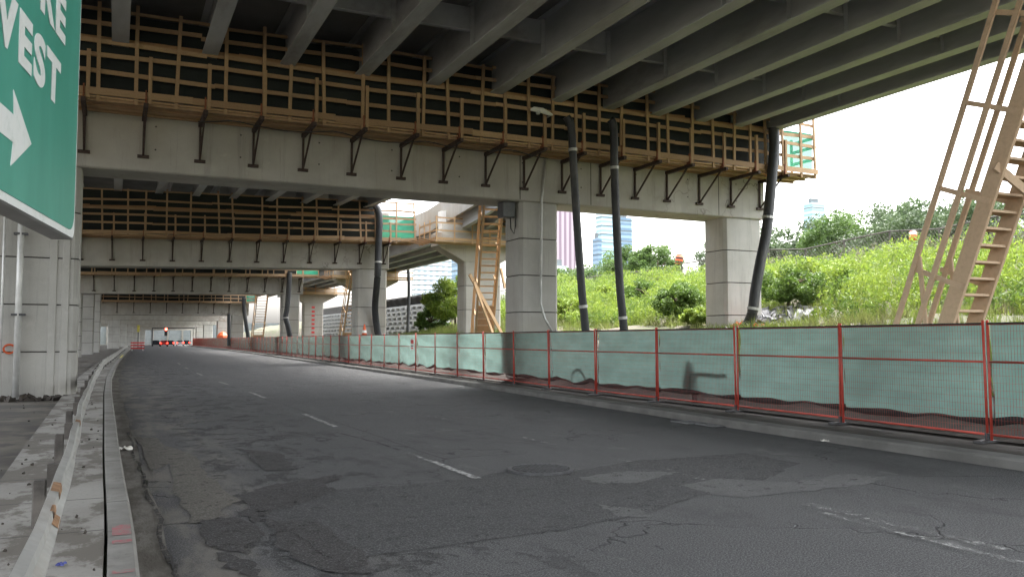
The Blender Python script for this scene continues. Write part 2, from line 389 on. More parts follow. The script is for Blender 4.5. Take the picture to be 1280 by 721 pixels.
def ground_z(x, y):
    e = x - fence_x(y); z = float(np.interp(e, [a for a, _ in RAMP_Z], [b for _, b in RAMP_Z]))
    # low yard under the far ramp, in front of the crib wall
    low = min(max((y - 66) / 14, 0), 1) * min(max((16.5 - e) / 1.0, 0), 1)
    z = z * (1 - low) + low * min(z, .8)
    return z + hills(x, y) * min(max((e - .3) / 2, 0), 1)

ys = [-30 + 2.5 * i for i in range(12)] + list(np.arange(0, 60, 1.5)) + list(np.arange(60, 301, 6))
def strip(name, f0, f1, z, m, kind='structure', ylist=ys, nx=1):
    mb = MB(); n = len(ylist) - 1
    mb.grid(lambda u, w: (f0(ylist[round(w * n)]) * (1 - u) + f1(ylist[round(w * n)]) * u, ylist[round(w * n)], z), nx, n)
    o = mb.build(name, m); o['kind'] = kind; return o
def kerb_mesh(name, f, w, h, m, sign, y0=-30, y1=300):
    yl = [y for y in ys if y0 <= y <= y1]; mb = MB(); n = len(yl) - 1
    pr = [(0, -.05), (.0, h - .03), (.025 * sign, h), (w * sign, h), (w * sign, -.05)]
    mb.grid(lambda u, q: (f(yl[round(q * n)]) + pr[round(u * 4)][0], yl[round(q * n)], pr[round(u * 4)][1]), 4, n)
    return mb.build(name, m)

# ground sheet to the horizon
g = MB().grid(lambda u, w: (-2500 + 5000 * u, -2500 + 5000 * w, -.12), 8, 8).build('ground', 'ground'); struct(g)
strip('road', lambda y: kerb_l(y) + .24, lambda y: kerb_r(y) + .02, 0, 'asphalt', nx=8)
strip('gutter', lambda y: kerb_l(y) - .02, lambda y: kerb_l(y) + .25 + .03 * math.sin(y * 3), .006, 'gutter')
struct(kerb_mesh('kerb', kerb_l, .20, .15, 'kerb', -1))
strip('pavement', lambda y: kerb_l(y) - 1.25, lambda y: kerb_l(y) - .225, .142, 'pavement')
mbf = MB(); mbf.grid(lambda u, w: (-45 + u * 44.6 + (kerb_l(-30 + 330 * w) if u > .5 else 0), -30 + 330 * w, .02), 1, 80); struct(mbf.build('floor', 'floor'))
struct(kerb_mesh('kerb', kerb_r, .42, .14, 'kerb_dark', 1))
strip('verge', lambda y: kerb_r(y) + .41, lambda y: fence_x(y) + .5, .10, 'dirt')
yl2 = list(np.arange(-30, 120, 1.5)) + list(np.arange(120, 301, 6)); el = [.3, .6, .9, 1.3, 2, 3, 4, 5, 6, 7.5, 9, 10.5, 12, 13.5, 15, 16, 17, 18.5, 20, 22, 24, 26, 28, 32, 40, 55, 75, 110]
mb = MB(); n1, n2 = len(el) - 1, len(yl2) - 1
def emb(u, w):
    y = yl2[round(w * n2)]; x = fence_x(y) + el[round(u * n1)]; return (x, y, ground_z(x, y))
mb.grid(emb, n1, n2); struct(mb.build('embankment', 'embankment', smooth=True))
mbd = MB(); mbd.grid(lambda u, w: (fence_x(yl2[round(w * n2)]) + .06 + 2.0 * u, yl2[round(w * n2)], ground_z(fence_x(yl2[round(w * n2)]) + .06 + 2.0 * u, yl2[round(w * n2)]) + .07), 6, n2); struct(mbd.build('dirt_bank', 'dirt', smooth=True))
# yellow and pink paint on the left kerb
for (y0, y1, m) in ((5.7, 5.78, 'kerb_pink'), (7.15, 7.27, 'kerb_pink'), (7.45, 7.85, 'kerb_pink'), (6.25, 6.33, 'kerb_pink'), (78, 92, 'yellow_paint')):
    m_ = MB(); m_.grid(lambda u, w: (kerb_l(y0 + (y1 - y0) * w) - .03 - .14 * u, y0 + (y1 - y0) * w, .154), 1, 6)
    struct(m_.build('kerb_paint', m))
# road patches
PZ = [0.0]
def patch(name, px, z, m, jag=.04, sub=8, inset=.10):
    PZ[0] += .0005; z = .004 + PZ[0]
    P = [at_z(x, y, z) for x, y in px]; Q = []
    for i, p in enumerate(P):
        q = P[(i + 1) % len(P)]
        for s_ in range(sub):
            t = s_ / sub; r = p.lerp(q, t); Q.append((r.x + rnd.uniform(-jag, jag), r.y + rnd.uniform(-jag, jag)))
    me = bpy.data.meshes.new(name); bm = bmesh.new(); vs_ = [bm.verts.new((x, y, z)) for x, y in Q]; f_ = bm.faces.new(vs_)
    if f_.normal.z < 0 or f_.calc_area() == 0: pass
    f_.normal_update()
    if f_.normal.z < 0: f_.normal_flip()
    out = set(bm.verts); bmesh.ops.inset_region(bm, faces=[f_], thickness=inset, use_even_offset=False)
    la = bm.verts.layers.float.new('edge')
    for v_ in bm.verts: v_[la] = 0.0 if v_ in out else 1.0
    bmesh.ops.triangulate(bm, faces=bm.faces); bm.to_mesh(me); bm.free(); me.materials.append(M[m]); o = bpy.data.objects.new(name, me); C.objects.link(o)
    return struct(o)
patch('road_patch', [(330, 640), (400, 612), (500, 606), (590, 598), (640, 586), (720, 588), (800, 575), (930, 566), (1000, 578), (955, 600), (900, 612), (800, 642), (700, 662), (600, 676), (465, 694), (380, 690), (345, 665)], .004, 'patch_dark')
patch('road_patch', [(850, 606), (900, 598), (990, 602), (1060, 592), (1110, 596), (1090, 604), (1020, 612), (930, 622), (890, 616)], .008, 'patch_light', .04, 6, .12)
patch('road_patch', [(720, 596), (790, 588), (850, 590), (800, 602), (750, 604)], .008, 'patch_light', .05)
patch('road_patch', [(748, 630), (800, 636), (812, 646), (770, 644)], .008, 'patch_light', .03)
for px in ([(320, 612), (352, 604), (372, 612), (345, 622)], [(335, 648), (372, 652), (395, 672), (408, 690), (372, 684)], [(300, 640), (322, 628), (340, 636), (318, 652)], [(270, 690), (318, 700), (330, 721), (284, 712)], [(385, 600), (418, 592), (428, 598), (398, 606)]):
    patch('road_patch', px, .012, 'patch_tar', .05, 5)
mat_patch('patch_dust', (.17, .155, .13), (.13, .12, .10), (.07, .065, .055), 50)
for px in ([(205, 556), (238, 566), (268, 606), (282, 644), (240, 654), (216, 612)], [(168, 545), (200, 548), (215, 575), (190, 590)], [(230, 600), (262, 596), (300, 625), (262, 640)]): patch('road_patch', px, .006, 'patch_dust', .04, 6, .10)
for px in ([(300, 618), (348, 604), (392, 600), (420, 612), (360, 634), (318, 640)], [(250, 650), (300, 644), (330, 664), (300, 690), (262, 684)], [(335, 652), (392, 650), (452, 690), (470, 716), (400, 712), (352, 686)], [(300, 560), (350, 566), (372, 585), (330, 588)]):
    patch('road_patch', px, .010, 'patch_tar', .04, 6, .12)
def crack(px, w, m='patch_tar', z=.04):
    PZ[0] += .0005; z = .005 + PZ[0]
    P = [at_z(x, y, z) for x, y in px]; Q = []
    for a, b in zip(P[:-1], P[1:]):
        for i in range(5): r = a.lerp(b, i / 5); Q.append(Vector((r.x + rnd.uniform(-.03, .03), r.y + rnd.uniform(-.04, .04), z)))
    Q.append(P[-1]); mb = MB(); n = len(Q) - 1
    mb.grid(lambda u, v_: Q[round(v_ * n)] + Vector(((u - .5) * w * (.4 + rnd.random()), (u - .5) * w * rnd.random() * .6, 0)), 1, n)
    o = mb.build('road_crack', m); at_ = o.data.attributes.new('edge', 'FLOAT', 'POINT'); at_.data.foreach_set('value', [.62] * len(o.data.vertices)); return struct(o)
crack([(465, 694), (560, 682), (640, 670), (700, 662), (800, 642), (900, 613), (960, 600)], .035)
crack([(330, 640), (400, 612), (520, 604), (590, 598)], .025)
crack([(700, 586), (760, 578), (850, 570), (940, 566), (1040, 574)], .03)
crack([(880, 575), (960, 562), (1060, 548), (1180, 541)], .02)
crack([(560, 575), (480, 548), (400, 520), (330, 498)], .02)
crack([(180, 600), (196, 640), (206, 690), (222, 721)], .05)
crack([(162, 540), (170, 575), (182, 605)], .04)
crack([(345, 650), (380, 672), (420, 700), (440, 721)], .03)
crack([(420, 540), (440, 545), (470, 552), (500, 562)], .05)
# lane dashes
def dash(name, x0, y0, x1, y1, w, m):
    PZ[0] += .0005; a, b = at_z(x0, y0, .005 + PZ[0]), at_z(x1, y1, .005 + PZ[0]); mb = MB(); d = (b - a); nrm = Vector((d.y, -d.x, 0)).normalized() * w / 2
    mb.grid(lambda u, v_: a + d * v_ + nrm * (2 * u - 1) * (1 + rnd.uniform(-.25, .1)), 1, 14); return struct(mb.build(name, m))
for a in ((540, 576, 597, 597.5), (380, 517, 420, 533), (313, 490, 331, 497), (274, 477, 286, 480.5), (246, 466, 253, 469), (231, 459, 236, 461), (222, 453.5, 225, 455)): dash('lane_marking', *a, .11, 'worn_paint')
dash('lane_marking', 508, 565, 545, 578, .09, 'faint_paint')
for a in ((1000, 627, 1255, 686),): dash('lane_marking', *a, .15, 'faint_paint')
dash('lane_marking', 1030, 640, 1275, 702, .10, 'faint_paint')
for a in ((830, 585, 880, 599), (760, 571, 790, 577), (655, 546, 700, 557), (525, 517, 560, 524)): dash('lane_marking', *a, .09, 'faint_paint')
# manhole cover
mp = at_z(676, 585, .03)
t = thing('manhole_cover', 'round ribbed iron manhole cover set in the middle lane', 'manhole cover', (mp.x, mp.y, .024))
MB().lathe([(.43, -.02), (.43, .008), (.38, .008), (.38, -.02)], n=28).build('ring', 'iron', t)
mb = MB(); mb.lathe([(.375, -.02), (.375, .002)], n=28)
mb.build('lid', 'foot_rubber', t)
mb = MB()
for i in range(-6, 7):
    x = i * .055; l = math.sqrt(max(.36 ** 2 - x * x, .001)); mb.box((x - .012, -l, .003), (x + .012, l, .012))
mb.build('rib', 'iron', t)
for i, (px, py, lb) in enumerate(((865, 527.5, 'storm drain grate by the right kerb, left one of the pair'), (897, 531, 'storm drain grate by the right kerb, right one of the pair'))):
    p = at_z(px, py, .01)
    t = thing('drain_grate', lb, 'drain grate', (p.x, p.y, .010), 0, 'drain grates by the right kerb')
    MB().box((-.3, -.3, -.05), (.3, .3, .0)).build('pit', 'black_plastic', t)
    mb = MB()
    for j in range(-5, 6): mb.box((-.28, j * .05 - .011, .0), (.28, j * .05 + .011, .016))
    mb.box((-.31, -.31, .0), (-.28, .31, .02)); mb.box((.28, -.31, .0), (.31, .31, .02)); mb.build('bars', 'iron_worn', t)

# ------------------------------------------------------------------ guard rail on the left
gr = thing('guard_rail', 'long pale steel guard rail with rust spots along the left pavement', 'guard rail', (-.4, 4, 0))
gx = curve([(-4, -.38), (4, -.37), (6, -.35), (9.3, -.38), (15, -.48), (28, -.55), (45, -.5), (71, .1), (112, .95), (140, 1.6), (178, 2.75)])
GY = list(np.arange(-4, 60, 1.0)) + list(np.arange(60, 150, 4))
wprof = [(.0, .745), (.045, .725), (.052, .68), (-.012, .615), (-.012, .565), (.052, .50), (.045, .455), (.0, .435)]
mb = MB(); n = len(GY) - 1
mb.grid(lambda u, w: (gx(GY[round(w * n)]) + wprof[round(u * 7)][0] + .4 + .008 * math.sin(GY[round(w * n)] * 1.7), GY[round(w * n)] - 4, wprof[round(u * 7)][1] + .012 * math.sin(GY[round(w * n)] * .9)), 7, n)
rail = mb.build('rail', 'galv', gr)
sol = rail.modifiers.new('thick', 'SOLIDIFY'); sol.thickness = .006
for y in list(np.arange(4.3, 60, 3.8)) + list(np.arange(63, 140, 6)):
    x = gx(y); MB().box((x - .22 + .4, y - .055 - 4, -.05), (x - .12 + .4, y + .055 - 4, .53)).build('post', 'post_rust', gr, bevel=.01)
    MB().box((x - .117 + .4, y - .05 - 4, .47), (x - .02 + .4, y + .05 - 4, .66)).build('spacer', 'post_rust', gr)
def rail_pt(u, y, off):
    a = wprof[min(int(u * 7), 6)]; b = wprof[min(int(u * 7), 6) + 1]; f = u * 7 - min(int(u * 7), 6)
    return (gx(y) + a[0] + (b[0] - a[0]) * f + .4 + .008 * math.sin(y * 1.7) + off, y - 4, a[1] + (b[1] - a[1]) * f + .012 * math.sin(y * .9) + off * .5)
for y0, y1, u0, u1 in ((6.15, 6.5, 0, .98), (5.55, 5.75, .1, .6), (11.2, 11.5, 0, .5)):
    mb = MB(); mb.grid(lambda u, w: rail_pt(u0 + u * (u1 - u0), y0 + (y1 - y0) * w + .05 * math.sin(u * 9 + y0), .011), 14, 6); mb.build('rust_patch', 'rail_rust', gr)

# ------------------------------------------------------------------ piers
def column(parent, x0, x1, y0, y1, z0, z1, lift=1.33, m='concrete_column', flute=False):
    """a column of stacked pours with a recessed joint between them"""
    mb = MB(); z = z1
    ch = .12
    def ring(a): return [(x0 + a, y0 + a + ch), (x0 + a + ch, y0 + a), (x1 - a - ch, y0 + a), (x1 - a, y0 + a + ch), (x1 - a, y1 - a - ch), (x1 - a - ch, y1 - a), (x0 + a + ch, y1 - a), (x0 + a, y1 - a - ch)]
    js = []; first = True
    while z > z0 + .05:
        zb = max(z - lift, z0); mb.prism(ring(0), zb + .018, z - (0 if first else .018)); js.append(zb); z = zb; first = False
    c = mb.build('column', m, parent, bevel=.008); 
    for zb in js: MB().prism(ring(.03), zb - .02, zb + .02).build('joint', 'joint', c)
    if flute:
        for a in (.42, .74): MB().box((x1 - a, y0 - .035, z0), (x1 - a + .20, y0 + .05, z1 - .1)).build('pilaster', m, c, bevel=.02)
    return c
piers = {}
def pier(num, label, y, xl, xr, zb, tilt, depth, h, cols, x0, cm='concrete_pier'):
    """beam face at y, soffit z = zb + tilt * (x - x0)"""
    t = thing('bridge_pier', label, 'bridge pier', (x0, y, 0), 0, 'bridge piers along the road')
    mb = MB(); z = lambda x: zb + tilt * (x - x0)
    segs = 6; a, b = xl - x0, xr - x0
    for lo, hi, y0, y1, name in ((0, h, 0, depth, 'cap_beam'),):
        mb.hexa([(a, y0, z(xl) + lo), (b, y0, z(xr) + lo), (b, y1, z(xr) + lo), (a, y1, z(xl) + lo), (a, y0, z(xl) + hi), (b, y0, z(xr) + hi), (b, y1, z(xr) + hi), (a, y1, z(xl) + hi)])
        mb.build(name, cm, t, bevel=.04)
    for c in cols:
        ca, cb, cy0, cy1, cz = c[:5]
        column(t, ca - x0, cb - x0, cy0, cy1, cz, z((ca + cb) / 2) - .003, flute=len(c) > 5)
    piers[num] = t; return t
p1 = pier(1, 'nearest bridge pier with cracked cap beam, its two right columns framing green slope', 27, -12, 24.4, 6.67, 0, 1.6, 3.25, [(-3.3, -1.0, .12, 1.5, -.1, 1), (13.1, 14.67, .1, 1.48, .3), (22.36, 24.32, .1, 1.48, 1.7)], 6)
p2 = pier(2, 'second bridge pier from the camera, thick hose down its right column', 57, -12, 17.3, 6.14, .0242, 1.6, 4.0, [(-4.6, -2.5, .1, 1.5, -.1), (15.03, 17.2, .1, 1.5, .2)], -2.3)
p3 = pier(3, 'third bridge pier from the camera, in shade beyond the thick hose', 89, -12, 17.7, 6.02, .0185, 1.6, 4.0, [(-5.2, -2.9, .1, 1.6, -.1), (15.6, 17.4, .1, 1.5, .2)], -3)
p4 = pier(4, 'fourth bridge pier from the camera, grey and dim, low cap beam', 140, -12, 19.3, 5.35, .006, 1.8, 4.2, [(-4.4, -2.3, .1, 1.6, -.1), (16.7, 18.6, .1, 1.6, .2)], -2.4)
far = [(172, 5.25, 'fifth'), (204, 5.0, 'sixth'), (236, 4.9, 'seventh'), (268, 4.8, 'eighth'), (300, 4.7, 'ninth')]
for i, (y, zb, o_) in enumerate(far):
    lx, rx = kerb_l(y) - 2.2, fence_x(y) + .8
    pier(5 + i, o_ + ' bridge pier from the camera, far down the road under the deck', y, lx - 8, rx + 3.5, zb, 0, 1.8, 5.0, [(lx - 2, lx, .1, 1.6, -.1), (rx, rx + 2, .1, 1.6, -.1)], lx)
# extra rows of left columns seen beside the road
for i, y in enumerate((72, 105, 122)):
    x = kerb_l(y) - 3.3
    t = thing('support_column', ('square concrete support column left of the road, nearest of the three between piers', 'square concrete support column left of the road, middle of the three between piers', 'square concrete support column left of the road, farthest of the three between piers')[i], 'column', (x, y, -.1), 0, 'support columns left of the road')
    column(t, -1.8, 0, 0, 1.4, 0, 9.9 if y < 100 else 9.4)
# details on the first pier: conduits, formwork seams, electrical box
for x in np.arange(-1.5, 24, 2.44):
    for z in (7.35, 8.05): MB().tube([(x - 6, -.004, z), (x - 6, .03, z)], .028, 8).build('tie_hole', 'joint', p1)
for x in (13.05, 16.0, 22.0): MB().box((x - 6 - .015, -.004, 6.72), (x - 6 + .015, .02, 8.4)).build('seam', 'joint', p1)
c1 = [at_y(683, 192, 26.93), at_y(677, 250, 26.98), at_y(676, 380, 26.98), at_y(681, 398, 26.93), at_y(690, 414, 26.9)]
MB().tube([Vector((p.x - 6, p.y - 27, p.z)) for p in c1], .045, 8).build('conduit', 'galv', p1, smooth=True)
MB().tube([(-8.45, -.12, .1), (-8.45, -.12, 6.2)], .085, 12).build('drain_pipe', 'galv_bright', p1, smooth=True)
for z in (2.35, 4.6): MB().box((-8.62, -.2, z), (-8.28, .0, z + .06)).build('clamp', 'iron', p1)
MB().tube([(-8.85, -.08, .1), (-8.85, -.08, 6.2)], .035, 8).build('drain_pipe', 'galv_bright', p1, smooth=True)
ring = at_y(11, 436, 26.86); mb = MB(); mb.tube([(ring.x - 6 + .14 * math.cos(a), -.02, ring.z + .12 * math.sin(a)) for a in np.linspace(0, 2 * math.pi, 14)], .03, 6); mb.build('spray_mark', 'orange', p1)
bx = at_y(632, 262, 27.0)
eb = thing('electrical_box', 'dark grey electrical box mounted high on the left side of the middle column', 'electrical box', (12.55, 27.5, 6.0))
MB().box((-.05, -.22, .1), (.45, .25, .68)).build('case', 'box_grey', eb, bevel=.03)
MB().box((-.065, -.19, .14), (-.053, .22, .64)).build('cover', 'iron', eb, bevel=.004)
MB().tube([(.3, -.1, .1), (.32, -.1, -.3), (.45, -.1, -.48), (.5, -.1, -.2), (.5, -.1, .1)], .02, 6).build('cable', 'black_plastic', eb, smooth=True)

# ------------------------------------------------------------------ decks with girders
def deck(label, y0, y1, z0, z1, xs, xl, xr0, xr1, dia=(), gd=1.35, stuffing=True):
    t = thing('bridge_deck', label, 'bridge deck', (0, y0, 0), 0, 'bridge deck spans'); L = y1 - y0
    zz = lambda y: z0 + (z1 - z0) * y / L
    xr = lambda y: xr0 + (xr1 - xr0) * y / L
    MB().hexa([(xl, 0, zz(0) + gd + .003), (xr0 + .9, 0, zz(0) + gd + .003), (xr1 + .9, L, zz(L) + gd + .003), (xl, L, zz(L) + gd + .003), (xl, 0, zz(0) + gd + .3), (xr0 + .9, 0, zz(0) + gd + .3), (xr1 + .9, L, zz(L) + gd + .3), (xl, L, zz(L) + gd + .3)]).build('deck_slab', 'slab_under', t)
    for x in xs:
        s_ = x / xs[-1] if False else None
        xa = x; xb = x * (xr1 / xr0) if xr1 != xr0 and x > 0 else x
        mb = MB()
        for (w, lo, hi) in ((.44, 0, .045), (.025, .045, gd - .04), (.4, gd - .04, gd)):
            mb.hexa([(xa - w / 2, 0, zz(0) + lo), (xa + w / 2, 0, zz(0) + lo), (xb + w / 2, L, zz(L) + lo), (xb - w / 2, L, zz(L) + lo), (xa - w / 2, 0, zz(0) + hi), (xa + w / 2, 0, zz(0) + hi), (xb + w / 2, L, zz(L) + hi), (xb - w / 2, L, zz(L) + hi)])
        mb.build('girder', 'girder', t)
    for y in dia:
        z = zz(y)
        for a, b in zip(xs[:-1], xs[1:]):
            sc = 1 + (xr1 / xr0 - 1) * y / L
            fa = a * (sc if a > 0 else 1); fb = b * (sc if b > 0 else 1)
            mb = MB(); mb.box((fa + .02, y - .012, z + gd - .75), (fb - .02, y + .012, z + gd - .06)); mb.box((fa + .02, y - .09, z + gd - .77), (fb - .02, y + .09, z + gd - .745))
            mb.box((fb - .16, y - .10, z + .06), (fb - .018, y - .07, z + gd - .05)); mb.build('diaphragm', 'girder', t)
    return t
XS = [-10.6, -8.5, -6.4, -4.25, -2.12, -.08, 2.3, 4.53, 6.85, 9.2, 11.5, 13.8, 15.95, 18.0, 20.05, 21.85, 23.55]
deck('green steel girder deck directly overhead, nearest bridge span', -4.4, 28.5, 10.02, 10.02, XS, -12, 23.55, 23.55, [4.6, 10.2, 15.6, 21.0, 26.5])
deck('second bridge span of steel girders, beyond the nearest pier', 28.56, 58.2, 10.1, 10.75, XS[:13], -12, 15.95, 15.3, [5, 11, 17, 23])
for i, (a, b, z0, z1, nm) in enumerate(((58.26, 90, 10.75, 10.4, 'third'), (90.06, 141, 10.4, 9.7, 'fourth'))):
    deck(nm + ' bridge span of steel girders, low and dim down the road', a, b, z0, z1, [-9, -6, -3, 0, 3, 6, 9, 12, 16], -12, 16, 16, [])
deck('fifth bridge span, far down the road above the red lights', 141.06, 320, 9.7, 9.7, [-6, -3, 0, 3, 6, 9, 12, 16, 20], -12, 20, 22, [])

# ------------------------------------------------------------------ timber work platforms hung on the cap beams
def wood_post(mb, x, y, z0, z1, w=.09, d=.05, lean=0.0): mb.bar((x, y, z0), (x + lean, y, z1), w, d, up=(0, 1, 0))
def platform(label, x0, y, z0, tilt, xa, xb, brk, foot, ztall, gx_gap, tarp_backlit_from, talls, detail=True, topz=2.55):
    t = thing('work_platform', label, 'work platform', (x0, y, z0), 0, 'timber work platforms on the piers'); t.rotation_euler = (0, -math.atan(tilt), 0)
    A, B = xa - x0, xb - x0; W = 1.45
    mb = MB(); yy = -.02; i = 0
    for j in range(7):                                    # floor planks, butted along the length
        x = A
        while x < B - .05:
            l = min(rnd.uniform(3.2, 4.4), B - x); dz = rnd.uniform(-.006, .006)
            mb.box((x + .004, -W + j * .205, -.045 + dz), (x + l - .004, -W + j * .205 + .198, .0 + dz)); x += l
    mb.build('plank_floor', 'lumber_bright', t)
    if detail:
        for j in (-1.30, -.75, -.1):
            mb = MB(); mb.box((A, j - .045, -.12), (B, j + .045, -.049)); mb.build('joist', 'lumber', t)
    for bxx in brk:
        x = bxx - x0; f = foot
        mb = MB(); mb.box((x - .06, -1.75, -.26), (x + .06, -.02, -.145)); mb.bar((x, -.05, -.2), (x, -.05, -f), .06, .06, up=(0, 1, 0)); mb.bar((x, -1.35, -.25), (x, -.07, -f + .02), .05, .05, up=(1, 0, 0)); mb.box((x - .16, -.09, -f - .06), (x + .16, -.003, -f + .03))
        b_ = mb.build('bracket', 'rust_steel', t)
        mb = MB(); wood_post(mb, x + .10, -W - .03, -.10, 1.28 + rnd.uniform(-.05, .05), .10, .09); mb.build('guard_post', 'lumber', t)
        if detail: MB().hexa([(x - .02, -W - .10, -.14), (x + .02, -W - .10, -.14), (x + .02, -W + .25, -.14), (x - .02, -W + .25, -.14), (x - .02, -W - .09, .28), (x + .02, -W - .09, .28), (x + .02, -W - .03, .28), (x - .02, -W - .03, .28)]).build('gusset', 'rust_plate', t)
    def railrow(z, h, name='rail', yoff=0.0, xs=None, m='lumber'):
        mb = MB(); x = A
        while x < B - .05:
            l = min(rnd.uniform(3.4, 4.9), B - x); s_ = rnd.uniform(-.05, .05)
            mb.hexa([(x - .02, yoff - .02, z + s_), (x + l, yoff - .02, z - s_), (x + l, yoff + .018, z - s_), (x - .02, yoff + .018, z + s_), (x - .02, yoff - .02, z + h + s_), (x + l, yoff - .02, z + h - s_), (x + l, yoff + .018, z + h - s_), (x - .02, yoff + .018, z + h + s_)]); x += l; yoff += rnd.choice((-.004, .004))
        mb.build(name, m, t)
    yo = -W + .05
    railrow(.02, .20, 'toe_board', yo - .09); railrow(.62, .125, yoff=yo); railrow(1.12, .125, yoff=yo)
    if topz > 1.5:
        railrow(1.50, .13, yoff=yo + .04); railrow(1.60, .17, yoff=yo + .24, m='plywood'); railrow(2.02, .12, yoff=yo + .04)
        if topz > 2.3: railrow(topz - .12, .09, yoff=yo + .04)
    x = A + .3
    for x in talls:
        mb = MB(); wood_post(mb, x - x0, yo - .05 + rnd.uniform(-.01, .01), -.16, topz + rnd.uniform(-.1, .15), .10, .06, rnd.uniform(-.09, .09)); mb.build('tall_post', 'lumber', t)
    def sheet(xs0, xs1, m, name, za, zb, yoff=0.0):
        nx = max(4, int((xs1 - xs0) * 3)); ph = rnd.uniform(0, 6)
        MB().grid(lambda u, w: (xs0 - x0 + u * (xs1 - xs0), yo + .12 + yoff + .035 * math.sin(u * nx * .9 + ph) * math.sin(w * 3 + u * 5), za + (zb - za) * w), nx, 8).build(name, m, t)
    sheet(xa, tarp_backlit_from, 'tarp_dark', 'tarp', .2, topz - .02, .3)
    if tarp_backlit_from < xb: sheet(tarp_backlit_from, xb - .05, 'tarp_backlit', 'tarp', .2, 1.75 if topz > 1.5 else topz, .02)  # right end of the tarp, coloured as if lit from behind
    # end guard rails across the right end
    for z in (.62, 1.12, 1.5):
        if z < topz: MB().box((B - .04, -W + .1, z), (B, -.02, z + .12)).build('end_rail', 'lumber', t)
    mb = MB(); wood_post(mb, B - .03, -.06, -.1, min(topz, 1.75), .08, .08); mb.build('guard_post', 'lumber', t)
    return t
br1 = [-5.7, -4.1, -2.5, -.96, .61, 2.19, 3.76, 5.3, 6.88, 8.57, 10.09, 11.68, 13.19, 14.75, 16.4, 17.94, 19.43, 21.0, 22.6, 24.1]
tl1 = [-4.6, -3.0, -1.7, -.6, .35, 1.4, 2.75, 3.85, 4.6, 5.65, 6.85, 7.7, 8.85, 9.75, 10.9, 11.8, 12.7, 13.6, 14.55, 15.5, 16.4, 17.6, 18.5, 19.6, 20.6, 21.6, 22.4, 23.2, 24.1, 25.05, 25.8]
platform('timber work platform with black tarps on the nearest pier, longest in view', 6, 27, 8.42, 0, -6, 25.9, br1, 1.30, 2, None, 24.35, tl1)
tl2 = [-5 + 1.32 * i + rnd.uniform(-.25, .25) for i in range(18)] + [18.75]
platform('timber work platform with tarp coloured backlit green at its end, on the second pier', -2.3, 57, 7.98, .0242, -6, 18.85, [-5.5 + 1.72 * i for i in range(14)], 1.45, 3, None, 16.0, tl2, True, 2.75)
tl3 = [-5 + 1.5 * i + rnd.uniform(-.3, .3) for i in range(16)] + [19.0]
platform('timber work platform in shade on the third pier', -3, 89, 7.8, .0185, -6, 19.1, [-5.5 + 1.75 * i for i in range(14)], 1.5, 3, None, 16.8, tl3, False, 1.45)
tl4 = [-5 + 1.7 * i + rnd.uniform(-.4, .4) for i in range(15)] + [20.2]
platform('timber work platform on the fourth pier, farthest of the timber platforms', -2.4, 140, 7.35, .006, -5, 20.3, [-4.5 + 2.3 * i for i in range(11)], 1.6, 3, None, 18.6, tl4, False, 1.25)

cb = [Vector((x, 25.45 + .05 * math.sin(x), 8.1 - .16 * abs(math.sin(x * 1.05)))) for x in np.arange(2, 13.5, .3)]
tag(MB().tube([p - cb[0] for p in cb], .018, 6).build('cable', 'black_plastic', loc=cb[0], smooth=True), 'thin black cable sagging between the brackets under the nearest work platform', 'cable')
# lamp on the first platform
lp = at_y(680, 138, 25.0)
t = thing('street_light', 'white street light head fixed under the deck at the work platform', 'street light', (lp.x, 25.15, lp.z))
MB().tube([(-.42, 0, .0), (-.3, 0, .04), (0, 0, .03), (.26, 0, -.05), (.4, 0, -.08)], [.04, .085, .095, .07, .035], 12).build('housing', 'lamp_white', t, smooth=True)
MB().lathe([(.06, -.10), (.08, -.05), (.085, 0)], (-.15, 0, -.02), 14).build('lens', 'lens', t, smooth=True)
MB().tube([(.36, 0, -.07), (.4, .2, -.07), (.4, .4, -.07)], .03, 8).build('arm', 'galv', t)

# ------------------------------------------------------------------ black drain hoses
def hose(label, px, Y, r, straps=()):
    P = [at_y(x, y, Y if not isinstance(Y, (list, tuple)) else Y[i]) for i, (x, y) in enumerate(px)]
    P[-1].z = P[-1].z
    o = P[-1].copy(); L = [p - o for p in P]; pts = []
    n = len(L)
    for i in range(n - 1):                                   # Catmull-Rom through the points
        p0, p1_, p2_, p3_ = L[max(i - 1, 0)], L[i], L[i + 1], L[min(i + 2, n - 1)]
        for s_ in range(8):
            u = s_ / 8; pts.append(.5 * ((2 * p1_) + (p2_ - p0) * u + (2 * p0 - 5 * p1_ + 4 * p2_ - p3_) * u * u + (3 * p1_ - p0 - 3 * p2_ + p3_) * u ** 3))
    pts.append(L[-1]); t = thing('drain_hose', label, 'hose', o, 0, 'black drain hoses on the piers')
    fine = []
    for a, b in zip(pts[:-1], pts[1:]):
        for s_ in range(3): fine.append(a.lerp(b, s_ / 3))
    fine.append(pts[-1])
    MB().tube(fine, [r * (1.0 if i % 2 else .965) for i in range(len(fine))], 14).build('tube', 'hose', t, smooth=True)
    for k_, u in enumerate(straps):
        i = int(u * (len(pts) - 1)); d = (pts[min(i + 1, len(pts) - 1)] - pts[i - 1]).normalized() * .05
        MB().tube([pts[i] - d, pts[i] + d], r * 1.13, 14).build('clamp', 'galv', t)
    return t
hose('black drain hose, left of the two hanging before the green gap', [(708, 146), (714, 160), (717, 210), (722, 290), (727, 360), (731, 402), (734, 440)], 25.1, .14, (.28, .75))
hose('black drain hose, right of the two hanging before the green gap', [(763, 150), (767, 160), (768, 210), (771, 290), (775, 360), (779, 402), (782, 440)], 25.1, .145, (.35, .82))
hose('thick black drain hose bending down over the nearest pier, at its right column', [(967, 160), (968, 185), (963, 240), (958, 290), (950, 330), (944, 365), (941, 388), (936, 402), (926, 414), (905, 425)], [25.3] * 7 + [25.5, 25.6, 25.7], .205, (.3, .66))
